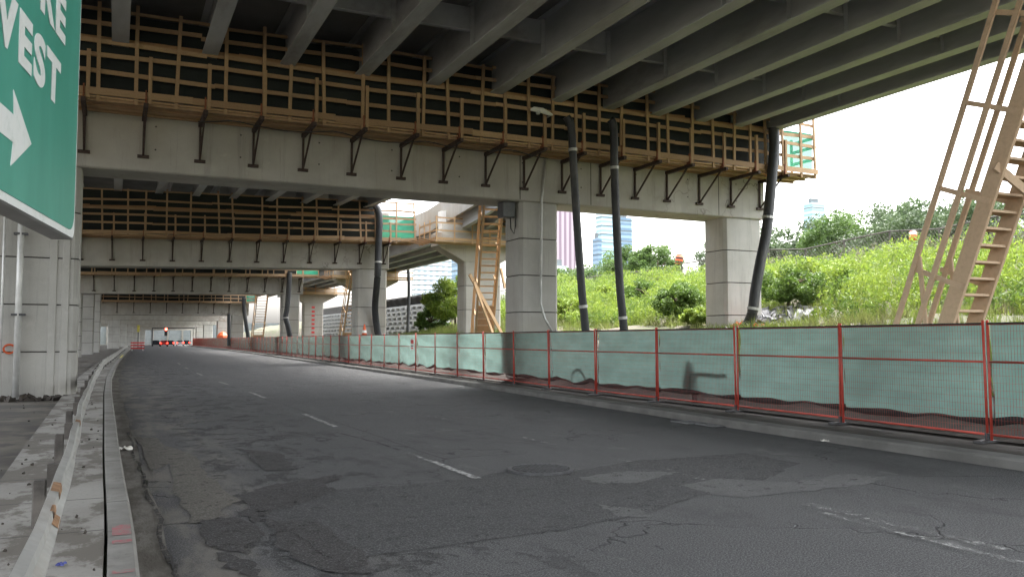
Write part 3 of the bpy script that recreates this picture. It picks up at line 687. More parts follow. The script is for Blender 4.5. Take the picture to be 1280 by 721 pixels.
hose('thick black drain hose down the right column of the second pier', [(458, 257), (468, 256), (474, 270), (473, 310), (472, 345), (469, 380), (470, 400), (474, 425)], [56, 55.4, 55.2, 55.2, 55.2, 56.2, 56.6, 56.7], .235, (.5,))
hose('black drain hose on the third pier, curving down its right column', [(362, 341), (361, 360), (359, 385), (357, 397), (360, 408), (364, 430)], 87.3, .26, (.6,))
hose('thin black drain hose hanging from the ramp before the crib wall', [(510, 334), (511, 350), (511, 375), (510, 400), (509, 440)], 80, .16)
hose('short black drain hose on the fourth pier', [(305, 372), (305, 385), (307, 400), (310, 420), (311, 432)], 138, .3)
hose('straight black drain hose left of the short one on the fourth pier', [(286, 392), (286, 400), (286, 412), (286, 432)], 138.5, .26)

# ------------------------------------------------------------------ timber stairs
def stair(label, xa, xb, ytop, ztop, ybot, zbot, rise, skirts=0, brace=None, m='lumber', landing=True, rz=0.0):
    """steep timber stair climbing towards -y, rails on its upper side"""
    t = thing('timber_stair', label, 'stairs', ((xa + xb) / 2, ybot, zbot), rz, 'timber access stairs'); RI = Matrix.Rotation(-rz, 3, 'Z'); cx = (xa + xb) / 2
    w = (xb - xa) / 2; dy, dz = ytop - ybot, ztop - zbot; L = math.hypot(dy, dz); d = Vector((0, dy / L, dz / L)); nrm = Vector((0, dz / L, -dy / L))
    for s_ in (-1, 1):
        MB().bar((s_ * w, 0, 0), Vector((s_ * w, 0, 0)) + d * L, .07, .30, up=nrm).build('stringer', m, t, bevel=.006)
        for q, hh in ((0, .95), (1, .5)):
            a = Vector((s_ * (w + .07), 0, 0)) + nrm * hh; mb = MB(); mb.bar(a - d * .1, a + d * L, .045, .10, up=nrm); mb.build('hand_rail', m, t)
        k_ = .35; 
        while k_ < L:
            a = Vector((s_ * (w + .025), 0, 0)) + d * k_; MB().bar(a - nrm * .1, a + nrm * 1.03, .045, .09, up=d).build('rail_post', m, t); k_ += 1.55
        a = Vector((s_ * (w + .05), 0, 0)) + d * .4
        MB().bar(a + d * .0 + nrm * .05, a + d * 1.75 + nrm * .92, .04, .08, up=nrm).build('brace', m, t)
    n = int(dz / rise)
    for i in range(n):
        u = (i + .6) * rise / dz; p = Vector((0, dy * u, dz * u))
        MB().box((p.x - w + .036, p.y - .13, p.z - .02), (p.x + w - .036, p.y + .15, p.z + .024)).build('tread', m, t)
        if i < skirts: MB().box((p.x - w + .036, p.y - .135 , p.z - rise + .03), (p.x + w - .036, p.y - .10, p.z - .022)).build('riser', 'plywood', t)
    if brace:
        for a, b in brace: MB().bar(RI @ (Vector(a) - Vector((cx, ybot, zbot))), RI @ (Vector(b) - Vector((cx, ybot, zbot))), .06, .15).build('brace', m, t)
    if landing:
        mb = MB()
        for j in range(5): mb.box((-w - .1, dy - 1.25 + j * .25, dz - .03), (w + .1, dy - 1.25 + j * .25 + .24, dz + .02))
        mb.build('landing', m, t)
    return t
sl = 2.62 / 1.06
stair('large timber stair leaning at the right edge beyond the fence', 13.6, 14.36, 10.85 - 9.4 / sl, 10.3, 10.85, .9, .285, 0,
      [(at_x(1244, 207, 13.5), at_x(1310, 262, 14.5))], 'lumber_grey', True)
stair('timber stair with closed lower steps beside the middle column', 14.72, 15.5, 31.3, 8.5, 35.2, 1.0, .285, 8,
      [(at_y(587, 343, 32.8), at_y(629, 420, 33.6)), (at_y(592, 352, 32.6), at_y(617, 420, 33.8)), (at_y(626, 335, 32.0), at_y(631, 360, 32.2))], rz=math.radians(-15.5), m='lumber_bright')
stair('timber stair left of the second pier column with the hose', 15.75, 16.6, 60.3, 8.2, 64.5, .6, .285, 6, m='lumber_bright')
stair('pale timber stair beyond the third pier', 16.0, 17.3, 108.5, 8.0, 113, .4, .33, 6, m='lumber_bright')

# ------------------------------------------------------------------ ramp bridge on the right, with its own piers
rp = thing('ramp_bridge', 'pale concrete ramp deck on the right behind the second work platform', 'ramp bridge', (20, 40, 0))
def rz_(y): return 8.5 + max(0, 56 - y) * .085
RY = [43, 46, 49, 52, 56, 62, 70, 80, 95, 115, 140]
def rx_(x, y): return (x - 20) * min(1, max(.15, (.53 * y - 20.6) / 6.2)) if x > 20 else x - 20
def rbar(name, xa, xb, lo, hi, m):
    mb = MB()
    for a, b in zip(RY[:-1], RY[1:]):
        q = lambda h_: [(rx_(xa, a), a - 40, rz_(a) + h_), (rx_(xb, a), a - 40, rz_(a) + h_), (rx_(xb, b), b - 40, rz_(b) + h_), (rx_(xa, b), b - 40, rz_(b) + h_)]
        mb.hexa(q(lo) + q(hi))
    mb.build(name, m, rp)
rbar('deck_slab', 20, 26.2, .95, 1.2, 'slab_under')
for x in (20.5, 22.2, 23.9, 25.6): rbar('girder', x - .2, x + .2, 0, .948, 'girder')
rbar('parapet', 19.75, 19.98, .7, 2.3, 'concrete_ramp'); rbar('parapet', 26.22, 26.45, .7, 2.3, 'concrete_ramp')
for i, (y, x0, x1, lb) in enumerate(((52, 21.0, 23.7, 'nearest flared concrete pier of the ramp, behind the timber stair'), (82, 21.4, 24.0, 'second flared pier of the ramp, mostly behind the bridge column'), (112, 22.4, 25.0, 'third flared pier of the ramp with red markings down its face'))):
    t = thing('ramp_pier', lb, 'bridge pier', ((x0 + x1) / 2, y, 0), 0, 'piers of the ramp')
    w = (x1 - x0) / 2; zt = rz_(y) - .06
    column(t, -w, w, 0, 1.4, .3, zt - 1.9, 1.6, 'concrete_ramp')
    mb = MB(); prof = [(-w, zt - 1.9), (w, zt - 1.9), (w + 1.9, zt - .9), (w + 1.9, zt), (-w - 1.9, zt), (-w - 1.9, zt - .9)]
    n = len(prof); mb.v = [(x, .0, z) for x, z in prof] + [(x, 1.4, z) for x, z in prof]
    mb.f = [tuple(range(n)), tuple(range(n, 2 * n))[::-1]] + [(j, (j + 1) % n, n + (j + 1) % n, n + j) for j in range(n)]
    mb.build('cap_beam', 'concrete_ramp', t, bevel=.03)
    if i == 2:
        for j in range(9): MB().box((-.25, -.03, 1.4 + j * .55), (.15, -.004, 1.65 + j * .55)).build('red_mark', 'red_paint', t)
    # platform round the cap
    p = thing('work_platform', ('timber work platform round the cap of the nearest ramp pier', 'timber work platform on the second ramp pier, left of the thin hose', 'timber work platform on the third ramp pier, small and pale')[i], 'work platform', ((x0 + x1) / 2, y, zt - .75), 0, 'timber work platforms on the ramp piers')
    a, b = -w - 2.6, w + 3
    mb = MB()
    for j in range(6): mb.box((a, -1.4 + j * .23, -.06), (b, -1.4 + j * .23 + .222, 0))
    mb.build('plank_floor', 'lumber_bright', p)
    mb = MB()
    for j in range(8): mb.bar((a - .9 + .0 * j, -1.3 + j * .36, .10 + .05 * (j % 2)), (a + .1, -1.3 + j * .36, -.05), .14, .05)
    mb.build('outrigger', 'plywood', p)
    for z, h_ in ((.04, .18), (.62, .1), (1.12, .1), (1.45, .09)): MB().box((a, -1.44, z), (b, -1.40, z + h_)).build('rail', 'lumber_bright', p)
    for z, h_ in ((.04, .18), (.62, .1), (1.12, .1)): MB().box((a - .05, -1.38, z), (a, 1.5, z + h_)).build('rail', 'lumber_bright', p)
    x = a + .06
    while x < b:
        mb = MB(); wood_post(mb, x, -1.47, -.12, 1.6, .09, .05); mb.build('guard_post', 'lumber_bright', p); x += 1.25
    for yy in (-.6, .5, 1.45): MB().box((a - .10, yy - .045, -.1), (a - .05, yy + .045, 1.4)).build('guard_post', 'lumber_bright', p)
    if i == 0: MB().grid(lambda u, v_: (a + .5 + u * (b - a - 1), -1.30, .25 + .9 * v_), 12, 4).build('sheet', 'poly_sheet', p)
    if i == 0: MB().box((-w - 1.6, .2, .8), (-w - .2, .8, 2.2)).build('form_panel', 'white_paint', p)

# crib wall beyond the ramp piers
cw = thing('crib_wall', 'grey concrete crib retaining wall of stacked beams with black cloth along its top', 'retaining wall', (31, 82, .2))
def cw_top(y): return 5.6 + .5 * min(max((y - 82) / 30, 0), 1)
MB().box((.5, 0, 0), (.8, 68, 6.6)).build('backing', 'joint', cw)
for r in range(10):
    z = .2 + r * .56; y0 = max(0, (r - 6) * 1.3)
    MB().box((.0, y0, z), (.32, 68, z + .24)).build('stretcher', 'crib', cw)
    mb = MB(); y = y0 + (r % 2) * 1.0
    while y < 67.5: mb.box((-.12, y, z - .30), (.5, y + .38, z - .003)); y += 2.0
    mb.build('header', 'crib', cw)
MB().grid(lambda u, w: (-.1 + .5 * (1 - w), 3 + u * 24, 5.5 + w * .8 + .06 * math.sin(u * 60)), 60, 3).build('cloth', 'black_cloth', cw)

# ------------------------------------------------------------------ construction fence with green screens
PL = 3.05
def make_panel(v):
    t = bpy.data.objects.new('fence_panel', None); C.objects.link(t)
    H0, H1 = .12, 1.83                                         # local z of the frame
    mb = MB(); r = .021
    for y in (.035, PL - .035): mb.tube([(0, y, .02), (0, y, H1 + .06)], r, 8)
    frame = mb
    mb.tube([(0, .05, H0), (0, PL - .05, H0)], r * .9, 8); mb.tube([(0, .05, H1), (0, PL - .05, H1)], r * .9, 8); mb.tube([(0, .05, 1.24), (0, PL - .05, 1.24)], r * .75, 8)
    mb.build('frame', 'fence_red', t, smooth=True)
    mb = MB()
    for i in range(1, 61):
        y = i * PL / 61; mb.box((.012, y - .0016, H0), (.0155, y + .0016, H1))
    for i in range(1, 15):
        z = H0 + i * (H1 - H0) / 15; mb.box((.0168, .04, z - .0016), (.020, PL - .04, z + .0016))
    mb.build('wire_mesh', 'wire_red', t)
    ph = v * 2.1; R_ = random.Random(v + 40)
    sag = [R_.uniform(.31, .38) for _ in range(7)]
    def fab(u, w):
        s_ = u * 6; i = min(int(s_), 5); f = s_ - i; f = f * f * (3 - 2 * f); bot = sag[i] * (1 - f) + sag[i + 1] * f
        z = H1 + .02 - w * (H1 + .02 - bot - (.0 if v % 3 else .05 * math.sin(u * 9 + ph)))
        x = .088 + .02 * w * math.sin(u * 7 + ph) + .028 * w ** 2 * math.sin(u * 17 + ph * 2 + w * 4) + .012 * math.sin(w * 14 + u * 3 + ph)
        return (x, .02 + u * (PL - .04), z)
    MB().grid(fab, 36, 24).build('screen', 'screen_teal', t, smooth=True)
    mb = MB(); n = 30
    def hem(u, w):
        p = Vector(fab(u, 1.0)); a = w * 2 * math.pi; return p + Vector((.02 * math.cos(a), 0, -.03 + (.045 + .03 * math.sin(u * 8 + ph)) * math.sin(a)))
    mb.grid(hem, n, 6); mb.build('bottom_hem', 'hem', t, smooth=True)
    mb = MB(); mb.box((-.028, .05, H1 - .005), (-.0195, PL - .05, H1 + .02)); mb.build('top_hem', 'hem', t)
    mb = MB(); mb.box((-.25, -.06, .0), (.3, .10, .035)); mb.box((-.02, .0, .035), (.02, .07, .14)); mb.build('foot', 'iron', t)
    return t
variants = [make_panel(v) for v in range(6)]
ord_ = ['rightmost green screened fence panel, cut by the picture edge', 'second green screened fence panel from the right, before the large timber stair', 'third green screened fence panel from the right', 'fourth fence panel from the right, with the dark bar seen through its screen', 'fifth fence panel from the right, with a dark pointed lump behind its screen', 'sixth fence panel from the right, below the green gap', 'seventh fence panel from the right, below the two hanging hoses', 'eighth fence panel from the right, right of the middle column', 'ninth fence panel from the right, directly before the middle column', 'tenth fence panel from the right, before the timber stair with closed steps', 'eleventh fence panel from the right, with a small warning notice', 'twelfth fence panel from the right, before the grass by the ramp pier']
y = 8.72 - PL; i = 0; used = set()
panels = []
while y < 232 and i < 76:
    x0 = fence_x(y); x1 = fence_x(y + PL); rz = -math.atan2(x1 - x0, PL); k_ = rnd.randrange(6) if i else 0
    lab = ord_[i] if i < len(ord_) else ('green screened fence panel in the run between closed-step stair and second pier' if y < 62 else 'small dark red fence panel in the distant run beyond the second pier')
    if k_ in used: o = dup(variants[k_], (x0, y, .11), rz)
    else: o = variants[k_]; o.location = (x0, y, .11); o.rotation_euler = (0, 0, rz); used.add(k_)
    tag(o, lab, 'fence panel', 'construction fence panels along the right kerb'); o.rotation_euler[1] = rnd.uniform(-.02, .015)
    panels.append(o); y += PL * math.cos(rz); i += 1
for k_ in range(6):
    if k_ not in used:
        for ch in list(variants[k_].children): bpy.data.objects.remove(ch)
        bpy.data.objects.remove(variants[k_])
# notice on the fence
p = at_y(515.5, 431, 38.8); nx_ = fence_x(38.8) - .045
p = at_x(515.5, 431, nx_)
t = thing('warning_notice', 'small white notice with red band hung on the fence', 'notice', (p.x, p.y, p.z - .25), 0)
MB().box((-.012, -.26, 0), (.0, .26, .55)).build('plate', 'white_paint', t)
MB().box((-.016, -.22, .32), (-.0125, .22, .50)).build('red_band', 'red_paint', t)
MB().box((-.016, -.18, .06), (-.0125, .18, .12)).build('text_line', 'red_paint', t); MB().box((-.016, -.18, .17), (-.0125, .18, .22)).build('text_line', 'black_plastic', t)
# dark lump and pipe behind the screen
p = at_x(868, 485, fence_x(16.5) + .22)
t = thing('covered_lump', 'dark pointed lump with a bar, showing through the green fence screen', 'covered equipment', (p.x, p.y, .25))
pr_ = [(.10, 0), (.30, .1), (.36, .32), (.20, .62), (.10, .82), (.05, .90)]
mb = MB(); mb.lathe([(r_, z) for r_, z in pr_], (0, 0, .12), 10); mb.v = [(x * .35, y_ * (1 + .12 * math.sin(z * 9)), z) for x, y_, z in mb.v]; mb.build('body', 'black_cloth', t, smooth=True)
MB().bar((0, -.25, .68), (-.06, -1.35, .66), .06, .07).build('bar', 'black_plastic', t)
MB().tube([(0, .0, -.15), (0, 0, .2)], .06, 8).build('stand', 'black_plastic', t)
p = at_x(724, 470, fence_x(22) + .15)
t = tag(MB().tube([(0, .40 * math.cos(a), .40 * math.sin(a)) for a in np.linspace(0, math.pi, 14)], .035, 8).build('cable_loop', 'black_plastic', loc=(p.x, p.y, .42), smooth=True), 'black cable loop leaning behind the fence screen below the left hose', 'cable')

# ------------------------------------------------------------------ green direction sign on the left
sg = thing('road_sign', 'large green direction sign with white border, lettering and arrow at the left edge', 'road sign', (-.215, 5.0, 2.225), 0)
ang = math.radians(8.5); ex = Vector((math.sin(ang), math.cos(ang), 0)); nz_ = Vector((math.cos(ang), -math.sin(ang), 0))
# local frame: +x along reading direction (to the far right edge at x=0), +z up, face towards -y
sg.rotation_euler = (0, 0, math.atan2(ex.y, ex.x))
SW, SH = 3.0, 2.3
def rrect(x0, z0, x1, z1, r, n=6):
    out = []
    for cx, cz, a0 in ((x1 - r, z0 + r, -90), (x1 - r, z1 - r, 0), (x0 + r, z1 - r, 90), (x0 + r, z0 + r, 180)):
        for k_ in range(n + 1): a = math.radians(a0 + 90 * k_ / n); out.append((cx + r * math.cos(a), cz + r * math.sin(a)))
    return out
def flat(poly, y0, y1):
    n = len(poly); mb = MB(); mb.v = [(x, y0, z) for x, z in poly] + [(x, y1, z) for x, z in poly]
    mb.f = [tuple(range(n)), tuple(range(n, 2 * n))[::-1]] + [(i, (i + 1) % n, n + (i + 1) % n, n + i) for i in range(n)]; return mb
MB().box((-SW, .0, 0), (0, .11, SH)).build('panel', 'sign_aluminium', sg, bevel=.006)
flat(rrect(-SW + .006, .006, -.006, SH - .006, .05), -.004, -.0005).build('border', 'sign_white', sg)
flat(rrect(-SW + .04, .04, -.035, SH - .04, .10), -.0075, -.0042).build('face', 'sign_green', sg)
def sign_pt(px, py):
    """where a photo pixel falls on the sign face, in its own x, z"""
    o = Vector(sg.location); d = ray(px, py); s_ = (o - CP).dot(nz_) / d.dot(nz_); p_ = CP + d * s_
    return (p_ - o).dot(ex), p_.z - o.z
def words(txt, x0, z0, h, sx):
    cu = bpy.data.curves.new('lettering', 'FONT'); cu.body = txt; cu.size = h / .73; cu.extrude = .0015; cu.offset = .012; cu.space_character = 1.2
    to = bpy.data.objects.new('tmp', cu); C.objects.link(to); dg = bpy.context.evaluated_depsgraph_get(); me = bpy.data.meshes.new_from_object(to.evaluated_get(dg))
    bpy.data.objects.remove(to); w = max(v_.co.x for v_ in me.vertices) - min(v_.co.x for v_ in me.vertices); mn = min(v_.co.x for v_ in me.vertices)
    for v_ in me.vertices: x_, z_, e_ = v_.co.x, v_.co.y, v_.co.z; v_.co = (x0 - (w - (x_ - mn)) * sx, -.0094 - e_, z0 + z_)
    me.materials.clear(); me.materials.append(M['sign_white']); me.update(); o = bpy.data.objects.new('lettering', me); C.objects.link(o); o.parent = sg
pE = sign_pt(78, 51); pT = sign_pt(72, 66); pTb = sign_pt(66, 127)
hT = sign_pt(66.5, 70)[1] - pTb[1]
words('WEST', sign_pt(73, 90)[0], pTb[1], hT, 1.42)
words('SHORE', sign_pt(79, 40)[0], sign_pt(76, 51)[1], hT, 1.42)
ax = [sign_pt(*q) for q in ((36, 180), (14, 214), (11, 190), (-60, 158), (-60, 118), (2, 137), (9, 112))]
tip = ax[0]; sh = ax[1][1] - 0
L_ = tip[0]; zc = tip[1]; hw = (ax[6][1] - ax[1][1]) / 2; bx0 = (ax[1][0] + ax[6][0]) / 2
flat([(L_, zc), (bx0, zc - hw), (bx0 + .02, zc - hw * .36), (bx0 - .75, zc - hw * .36), (bx0 - .75, zc + hw * .36), (bx0 + .02, zc + hw * .36), (bx0, zc + hw)], -.0105, -.0078).build('arrow', 'sign_white', sg)
for x in (-2.6, -1.7):
    MB().box((x, .112, -2.25), (x + .12, .24, 2.2)).build('post', 'galv', sg, bevel=.006)
MB().box((-2.9, .112, .9), (-.1, .17, .98)).build('rail', 'sign_aluminium', sg)

# ------------------------------------------------------------------ slope fence, barrel, van, stones, rubble
cf = thing('chain_link_fence', 'rusty chain link fence running along the top of the green slope', 'fence', (38, 20, 0))
CY = list(np.arange(20, 118, 3.1)); zt_ = lambda y: ground_z(38, y) + 1.35 + .08 * math.sin(y * .8)
for y in CY: MB().tube([(0, y - 20, ground_z(38, y) - .3), (.05 * math.sin(y), y - 20, zt_(y) + .06)], .055, 6).build('post', 'post_rust', cf)
MB().tube([(0, y - 20, zt_(y)) for y in CY], .045, 6).build('top_rail', 'post_rust', cf)
MB().tube([(0, y - 20, zt_(y) - 1.0) for y in (48.0, 51.1, 54.2)], .045, 6).build('lower_rail', 'post_rust', cf)
mb = MB()
for i in range(int(98 / .22)):
    y = 20 + i * .22
    for s_ in (-1, 1):
        y2 = y + s_ * .9
        if y2 < 20 or y2 > 116: continue
        mb.bar((.03 * s_, y - 20, ground_z(38, y) + .1), (.03 * s_, y2 - 20, zt_(y2) - .03), .012, .012)
mb.build('wire_mesh', 'post_rust', cf)
by = 51.37; bz = zt_(by)
t = thing('traffic_barrel', 'orange and black traffic barrel perched on the slope fence', 'traffic barrel', (38, by, bz + .05)); t.rotation_euler = (.1, .12, 0)
MB().lathe([(.30, 0), (.29, .3), (.27, .62)], n=14).build('drum', 'orange', t, smooth=True)
for z in (.05, .36): MB().lathe([(.305 - z * .05, z), (.302 - z * .05, z + .14)], n=14).build('band', 'black_plastic', t)
MB().lathe([(.27, .62), (.20, .72), (.10, .74)], n=14).build('cap', 'rust_plate', t)
def veh(label, cat, loc, rz, body, L=4.4, W=1.8, H=1.45, lights=True, kind='car', lower=None, group=None):
    t = thing(kind, label, cat, loc, rz, group)
    prof = [(-L / 2, .35), (L / 2, .35), (L / 2, .75), (L / 2 - .9, .92), (L / 2 - 1.5, H), (-L / 2 + .8, H), (-L / 2 + .1, .98), (-L / 2, .8)]
    def loft(pf, w0, w1, nm, m):
        mb = MB(); n = len(pf); zz0 = min(z for _, z in pf); zz1 = max(z for _, z in pf)
        f = lambda z: w0 + (w1 - w0) * (z - zz0) / max(zz1 - zz0, .01)
        mb.v = [(-f(z) / 2, x, z) for x, z in pf] + [(f(z) / 2, x, z) for x, z in pf]
        mb.f = [tuple(range(n)), tuple(range(n, 2 * n))[::-1]] + [(i, (i + 1) % n, n + (i + 1) % n, n + i) for i in range(n)]
        return mb.build(nm, m, t, bevel=.04)
    loft(prof, W, W * .8, 'body', body)
    MB().box((-W * .38, -L / 2 + .2, 1.0), (W * .38, -L / 2 + .38, H - .1)).build('rear_window', 'glass', t)
    for s_ in (-1, 1):
        MB().box((s_ * W * .44 - .02, -L / 2 + .9, .98), (s_ * W * .44 + .02, L / 2 - 1.6, H - .1)).build('side_window', 'glass', t)
        if lights: MB().box((s_ * W * .40 - .17, -L / 2 - .03, .68), (s_ * W * .40 + .17, -L / 2 + .05, .88)).build('tail_light', 'tail_light', t)
        for y_ in (-L / 2 + .85, L / 2 - .85):
            MB().tube([(s_ * W * .5 - .2 * s_, y_, .32), (s_ * W * .5 + .01 * s_, y_, .32)], .32, 14).build('wheel', 'tyre', t)
    if lower: MB().box((-W * .46, -L / 2 - .05, .45), (W * .46, -L / 2 - .01, .82)).build('bumper', lower, t)
    return t
for i, (px, py, Y, m, lb, lt) in enumerate(((195, 431, 228, 'car_dark', 'dark car without lights far down the road, leftmost of the cars', False), (205, 431.5, 222, 'car_red', 'red car with glowing tail lights far down the road', True), (213, 431.2, 232, 'car_dark', 'dark car with bright tail lights below the red signal, right beside the red car', True), (225, 431, 238, 'car_silver', 'silver car with tail lights stopped in the third lane far away', True), (233, 431, 242, 'car_dark', 'dark car with tail lights stopped far away next to the fence', True))):
    d = ray(px, py); x = d.x / d.y * Y
    veh(lb, 'car', (x, Y, 0), -.06, m, lights=lt, group='cars stopped far down the road')
p = at_x(1141, 292, 37.3)
t = thing('traffic_barrel', 'orange and white traffic barrel on the ridge before the bushy trees', 'traffic barrel', (p.x, p.y, p.z - .35)); t.rotation_euler = (-.1, .2, 0)
MB().lathe([(.20, 0), (.19, .25), (.18, .45)], n=14).build('drum', 'orange', t, smooth=True)
for z in (.30,): MB().lathe([(.199 - z * .03, z - .06), (.193 - z * .03, z + .10)], n=14).build('band', 'white_paint', t)
MB().lathe([(.18, .45), (.14, .52), (.06, .54)], n=14).build('cap', 'black_plastic', t)
# barricade and signals far away
d = ray(172, 431); Y = 130; x = d.x / d.y * Y
t = thing('barricade', 'red and white barricade by the far left kerb', 'barricade', (x, Y, 0))
for z in (.35, .75, 1.12): MB().box((-.9, -.02, z), (.9, .02, z + .2)).build('board', 'red_paint', t)
for s_ in (-.7, .7): MB().box((s_ - .05, -.3, 0), (s_ + .05, .3, .06)).build('foot', 'iron', t); MB().box((s_ - .04, .022, .05), (s_ + .04, .08, 1.36)).build('upright', 'white_paint', t)
d = ray(207, 412); Y = 236; x = d.x / d.y * Y; z = CAM_H + d.z / d.y * Y
t = thing('traffic_signal', 'traffic signal with red lamp lit on a dark mast arm far down the road', 'traffic signal', (x, Y - 2, 0))
MB().box((-.35, -.25, z - 1.6), (.35, .1, z + .5)).build('housing', 'black_plastic', t, bevel=.03)
MB().lathe([(.30, 0), (.26, .1), (.1, .16)], (0, 0, 0), 14).build('red_lamp', 'signal_red', t).matrix_local = Matrix.Translation((0, -.26, z + .1)) @ Matrix.Rotation(math.radians(90), 4, 'X')
MB().tube([(-3.2, .2, z + .35), (7.0, .2, z + .45)], .14, 8).build('mast_arm', 'iron', t)
MB().tube([(-3.2, .2, -.1), (-3.2, .2, z + .5)], .16, 8).build('pole', 'iron', t)
d = ray(173, 411); Y = 190; x = d.x / d.y * Y
t = thing('traffic_signal', 'unlit signal on a thin pole left of the far road', 'traffic signal', (x, Y, 0))
MB().tube([(0, 0, 0), (0, 0, 3.6)], .09, 8).build('pole', 'iron', t); MB().box((-.25, -.2, 3.2), (.25, .2, 4.6)).build('housing', 'yellow_paint', t, bevel=.03)
# cones and orange things
def cone(label, loc, s=1.0):
    t = thing('traffic_cone', label, 'traffic cone', loc, 0, 'orange cones')
    MB().lathe([(.17 * s, .03 * s), (.10 * s, .4 * s), (.03 * s, .75 * s)], n=14).build('cone', 'orange', t, smooth=True); MB().box((-.22 * s, -.22 * s, 0), (.22 * s, .22 * s, .035 * s)).build('foot', 'orange', t)
    MB().lathe([(.128 * s, .30 * s), (.104 * s, .44 * s)], n=14).build('band', 'white_paint', t); return t
p = at_y(455.5, 416, 56.2); cone('small orange cone at the foot of the second pier column', (p.x, p.y, 1.75), 1.3)
MB_ = MB().box((-.5, -.5, 0), (.5, .5, 1.3)); tag(MB_.build('stacked_block', 'concrete_dark', loc=(p.x, p.y, .44), bevel=.05), 'dark concrete block under the small orange cone', 'concrete block')
p = at_y(278, 424, 168); t = thing('orange_tent', 'orange work tent with pointed top behind the far fence', 'tent', (p.x, p.y, .1))
MB().lathe([(1.0, 0), (1.0, 2.3), (.5, 2.9), (.05, 3.1)], n=8).build('canvas', 'orange', t); MB().tube([(0, 0, 3.0), (0, 0, 3.3)], .03, 6).build('pole', 'iron', t)
for i, (px, py, sx_, lb) in enumerate(((930, 406, .34, 'crumpled orange netting left of the hose at the right column foot'), (950, 410, .45, 'crumpled orange netting right of the hose at the right column foot'))):
    p = at_y(px, py, 26.2); gz = p.z - .1
    mb = MB(); mb.grid(lambda u, v_: ((u - .5) * sx_ * 2, (v_ - .5) * .9, .06 + .22 * abs(math.sin(u * 9 + i) * math.cos(v_ * 7 + u * 4)) * (1 - (2 * u - 1) ** 2)), 16, 12)
    o = mb.build('orange_netting', 'orange', loc=(p.x, p.y, gz)); o.modifiers.new('thick', 'SOLIDIFY').thickness = .02
    tag(o, lb, 'safety netting', 'orange netting at the column foot')
def rocks(name, label, m, spots):
    """many stones nobody would count: one object"""
    mb = MB()
    for (x, y, z, s_) in spots:
        b = len(mb.v); R_ = Matrix.Rotation(rnd.uniform(0, 6), 3, Vector((rnd.random(), rnd.random(), rnd.random() + .1)).normalized())
        P = [Vector(q) for q in ((-1, -1, -.6), (1, -.8, -.6), (1, 1, -.6), (-.9, 1, -.6), (-.7, -.7, .6), (.8, -.6, .5), (.6, .8, .7), (-.8, .6, .5))]
        mb.hexa([R_ @ (Vector([c_ * s_ * rnd.uniform(.6, 1.1) for c_ in p_])) + Vector((x, y, z)) for p_ in P])
    o = stuff(mb.build(name, m)); tag(o, label, 'rubble'); return o
sp_ = []
for _ in range(620):
    y = rnd.uniform(24, 46); e = rnd.uniform(4, 13) if y > 28 else rnd.uniform(2, 8); x = fence_x(y) + e
    if x < 21.5: sp_.append((x, y, ground_z(x, y) + .02, rnd.uniform(.06, .22)))
rocks('rubble', 'broken concrete rubble on bare ground below the grass slope', 'rubble', sp_)
sp_ = []
for _ in range(200):
    x = rnd.uniform(23.6, 26.6); y = rnd.uniform(25.2, 30.0); sp_.append((x, y, ground_z(x, y) + rnd.uniform(.0, .12), rnd.uniform(.10, .24)))
rocks('stones', 'pile of grey stones at the foot of the right column', 'stone', sp_)
sp_ = []
for _ in range(160):
    x = rnd.uniform(38.5, 41); y = rnd.uniform(14, 27); sp_.append((x, y, ground_z(x, y) + rnd.uniform(.0, .9), rnd.uniform(.2, .5)))
rocks('stones', 'bank of grey stones on the ridge behind the large timber stair', 'stone', sp_)
sp_ = []
for _ in range(130):
    y = rnd.uniform(4, 27); x = kerb_l(y) - rnd.choice((rnd.uniform(1.3, 4.2), rnd.uniform(.25, 1.3))); sp_.append((x, y, .03 if x < kerb_l(y) - 1.25 else .15, rnd.uniform(.006, .024)))
for _ in range(40): sp_.append((rnd.uniform(-3.2, -1.0), rnd.uniform(26.3, 26.95), .05, rnd.uniform(.05, .16)))
rocks('rubble', 'small broken bits and grit on the floor beyond the guard rail', 'dirt', sp_)
# litter on the left
def rag(name, label, x, y, z, s_, m, sd):
    R_ = random.Random(sd); mb = MB(); a_, b_ = R_.uniform(4, 8), R_.uniform(4, 8)
    mb.grid(lambda u, v_: ((u - .5) * s_ * (1 + .3 * math.sin(v_ * a_)), (v_ - .5) * s_ * .7 * (1 + .3 * math.sin(u * b_)), .01 + s_ * .22 * abs(math.sin(u * a_ + v_ * 3) * math.sin(v_ * b_))), 14, 10)
    o = mb.build(name, m, loc=(x, y, z)); o.rotation_euler = (0, 0, R_.uniform(0, 3)); o.modifiers.new('thick', 'SOLIDIFY').thickness = .004
    return tag(o, label, 'litter')
p = at_z(3, 645, .03); rag('plastic_bag', 'pale blue plastic bag lying beyond the guard rail, upper of two', p.x, p.y, .03, .30, 'plastic_bag', 1)
p = at_z(5, 667, .03); rag('plastic_bag', 'pale blue plastic bag lying beyond the guard rail, lower and flatter of two', p.x, p.y, .03, .26, 'plastic_bag', 2)
p = at_z(76, 706, .15); rag('wrapper', 'small blue wrapper on the left pavement', p.x, p.y, .145, .07, 'litter_blue', 3)
p = at_z(158, 562, .01); rag('paper_scrap', 'white paper scrap in the left gutter', p.x, p.y, .01, .22, 'litter_white', 4)
p = at_z(1032, 552, .01); rag('paper_scrap', 'white paper scrap on the road before the right kerb', p.x, p.y, .01, .13, 'litter_white', 5)
p = at_z(963, 506, .2); rag('cardboard_scrap', 'brown cardboard scrap under the right fence screen', p.x, p.y, .12, .35, 'cardboard', 6)

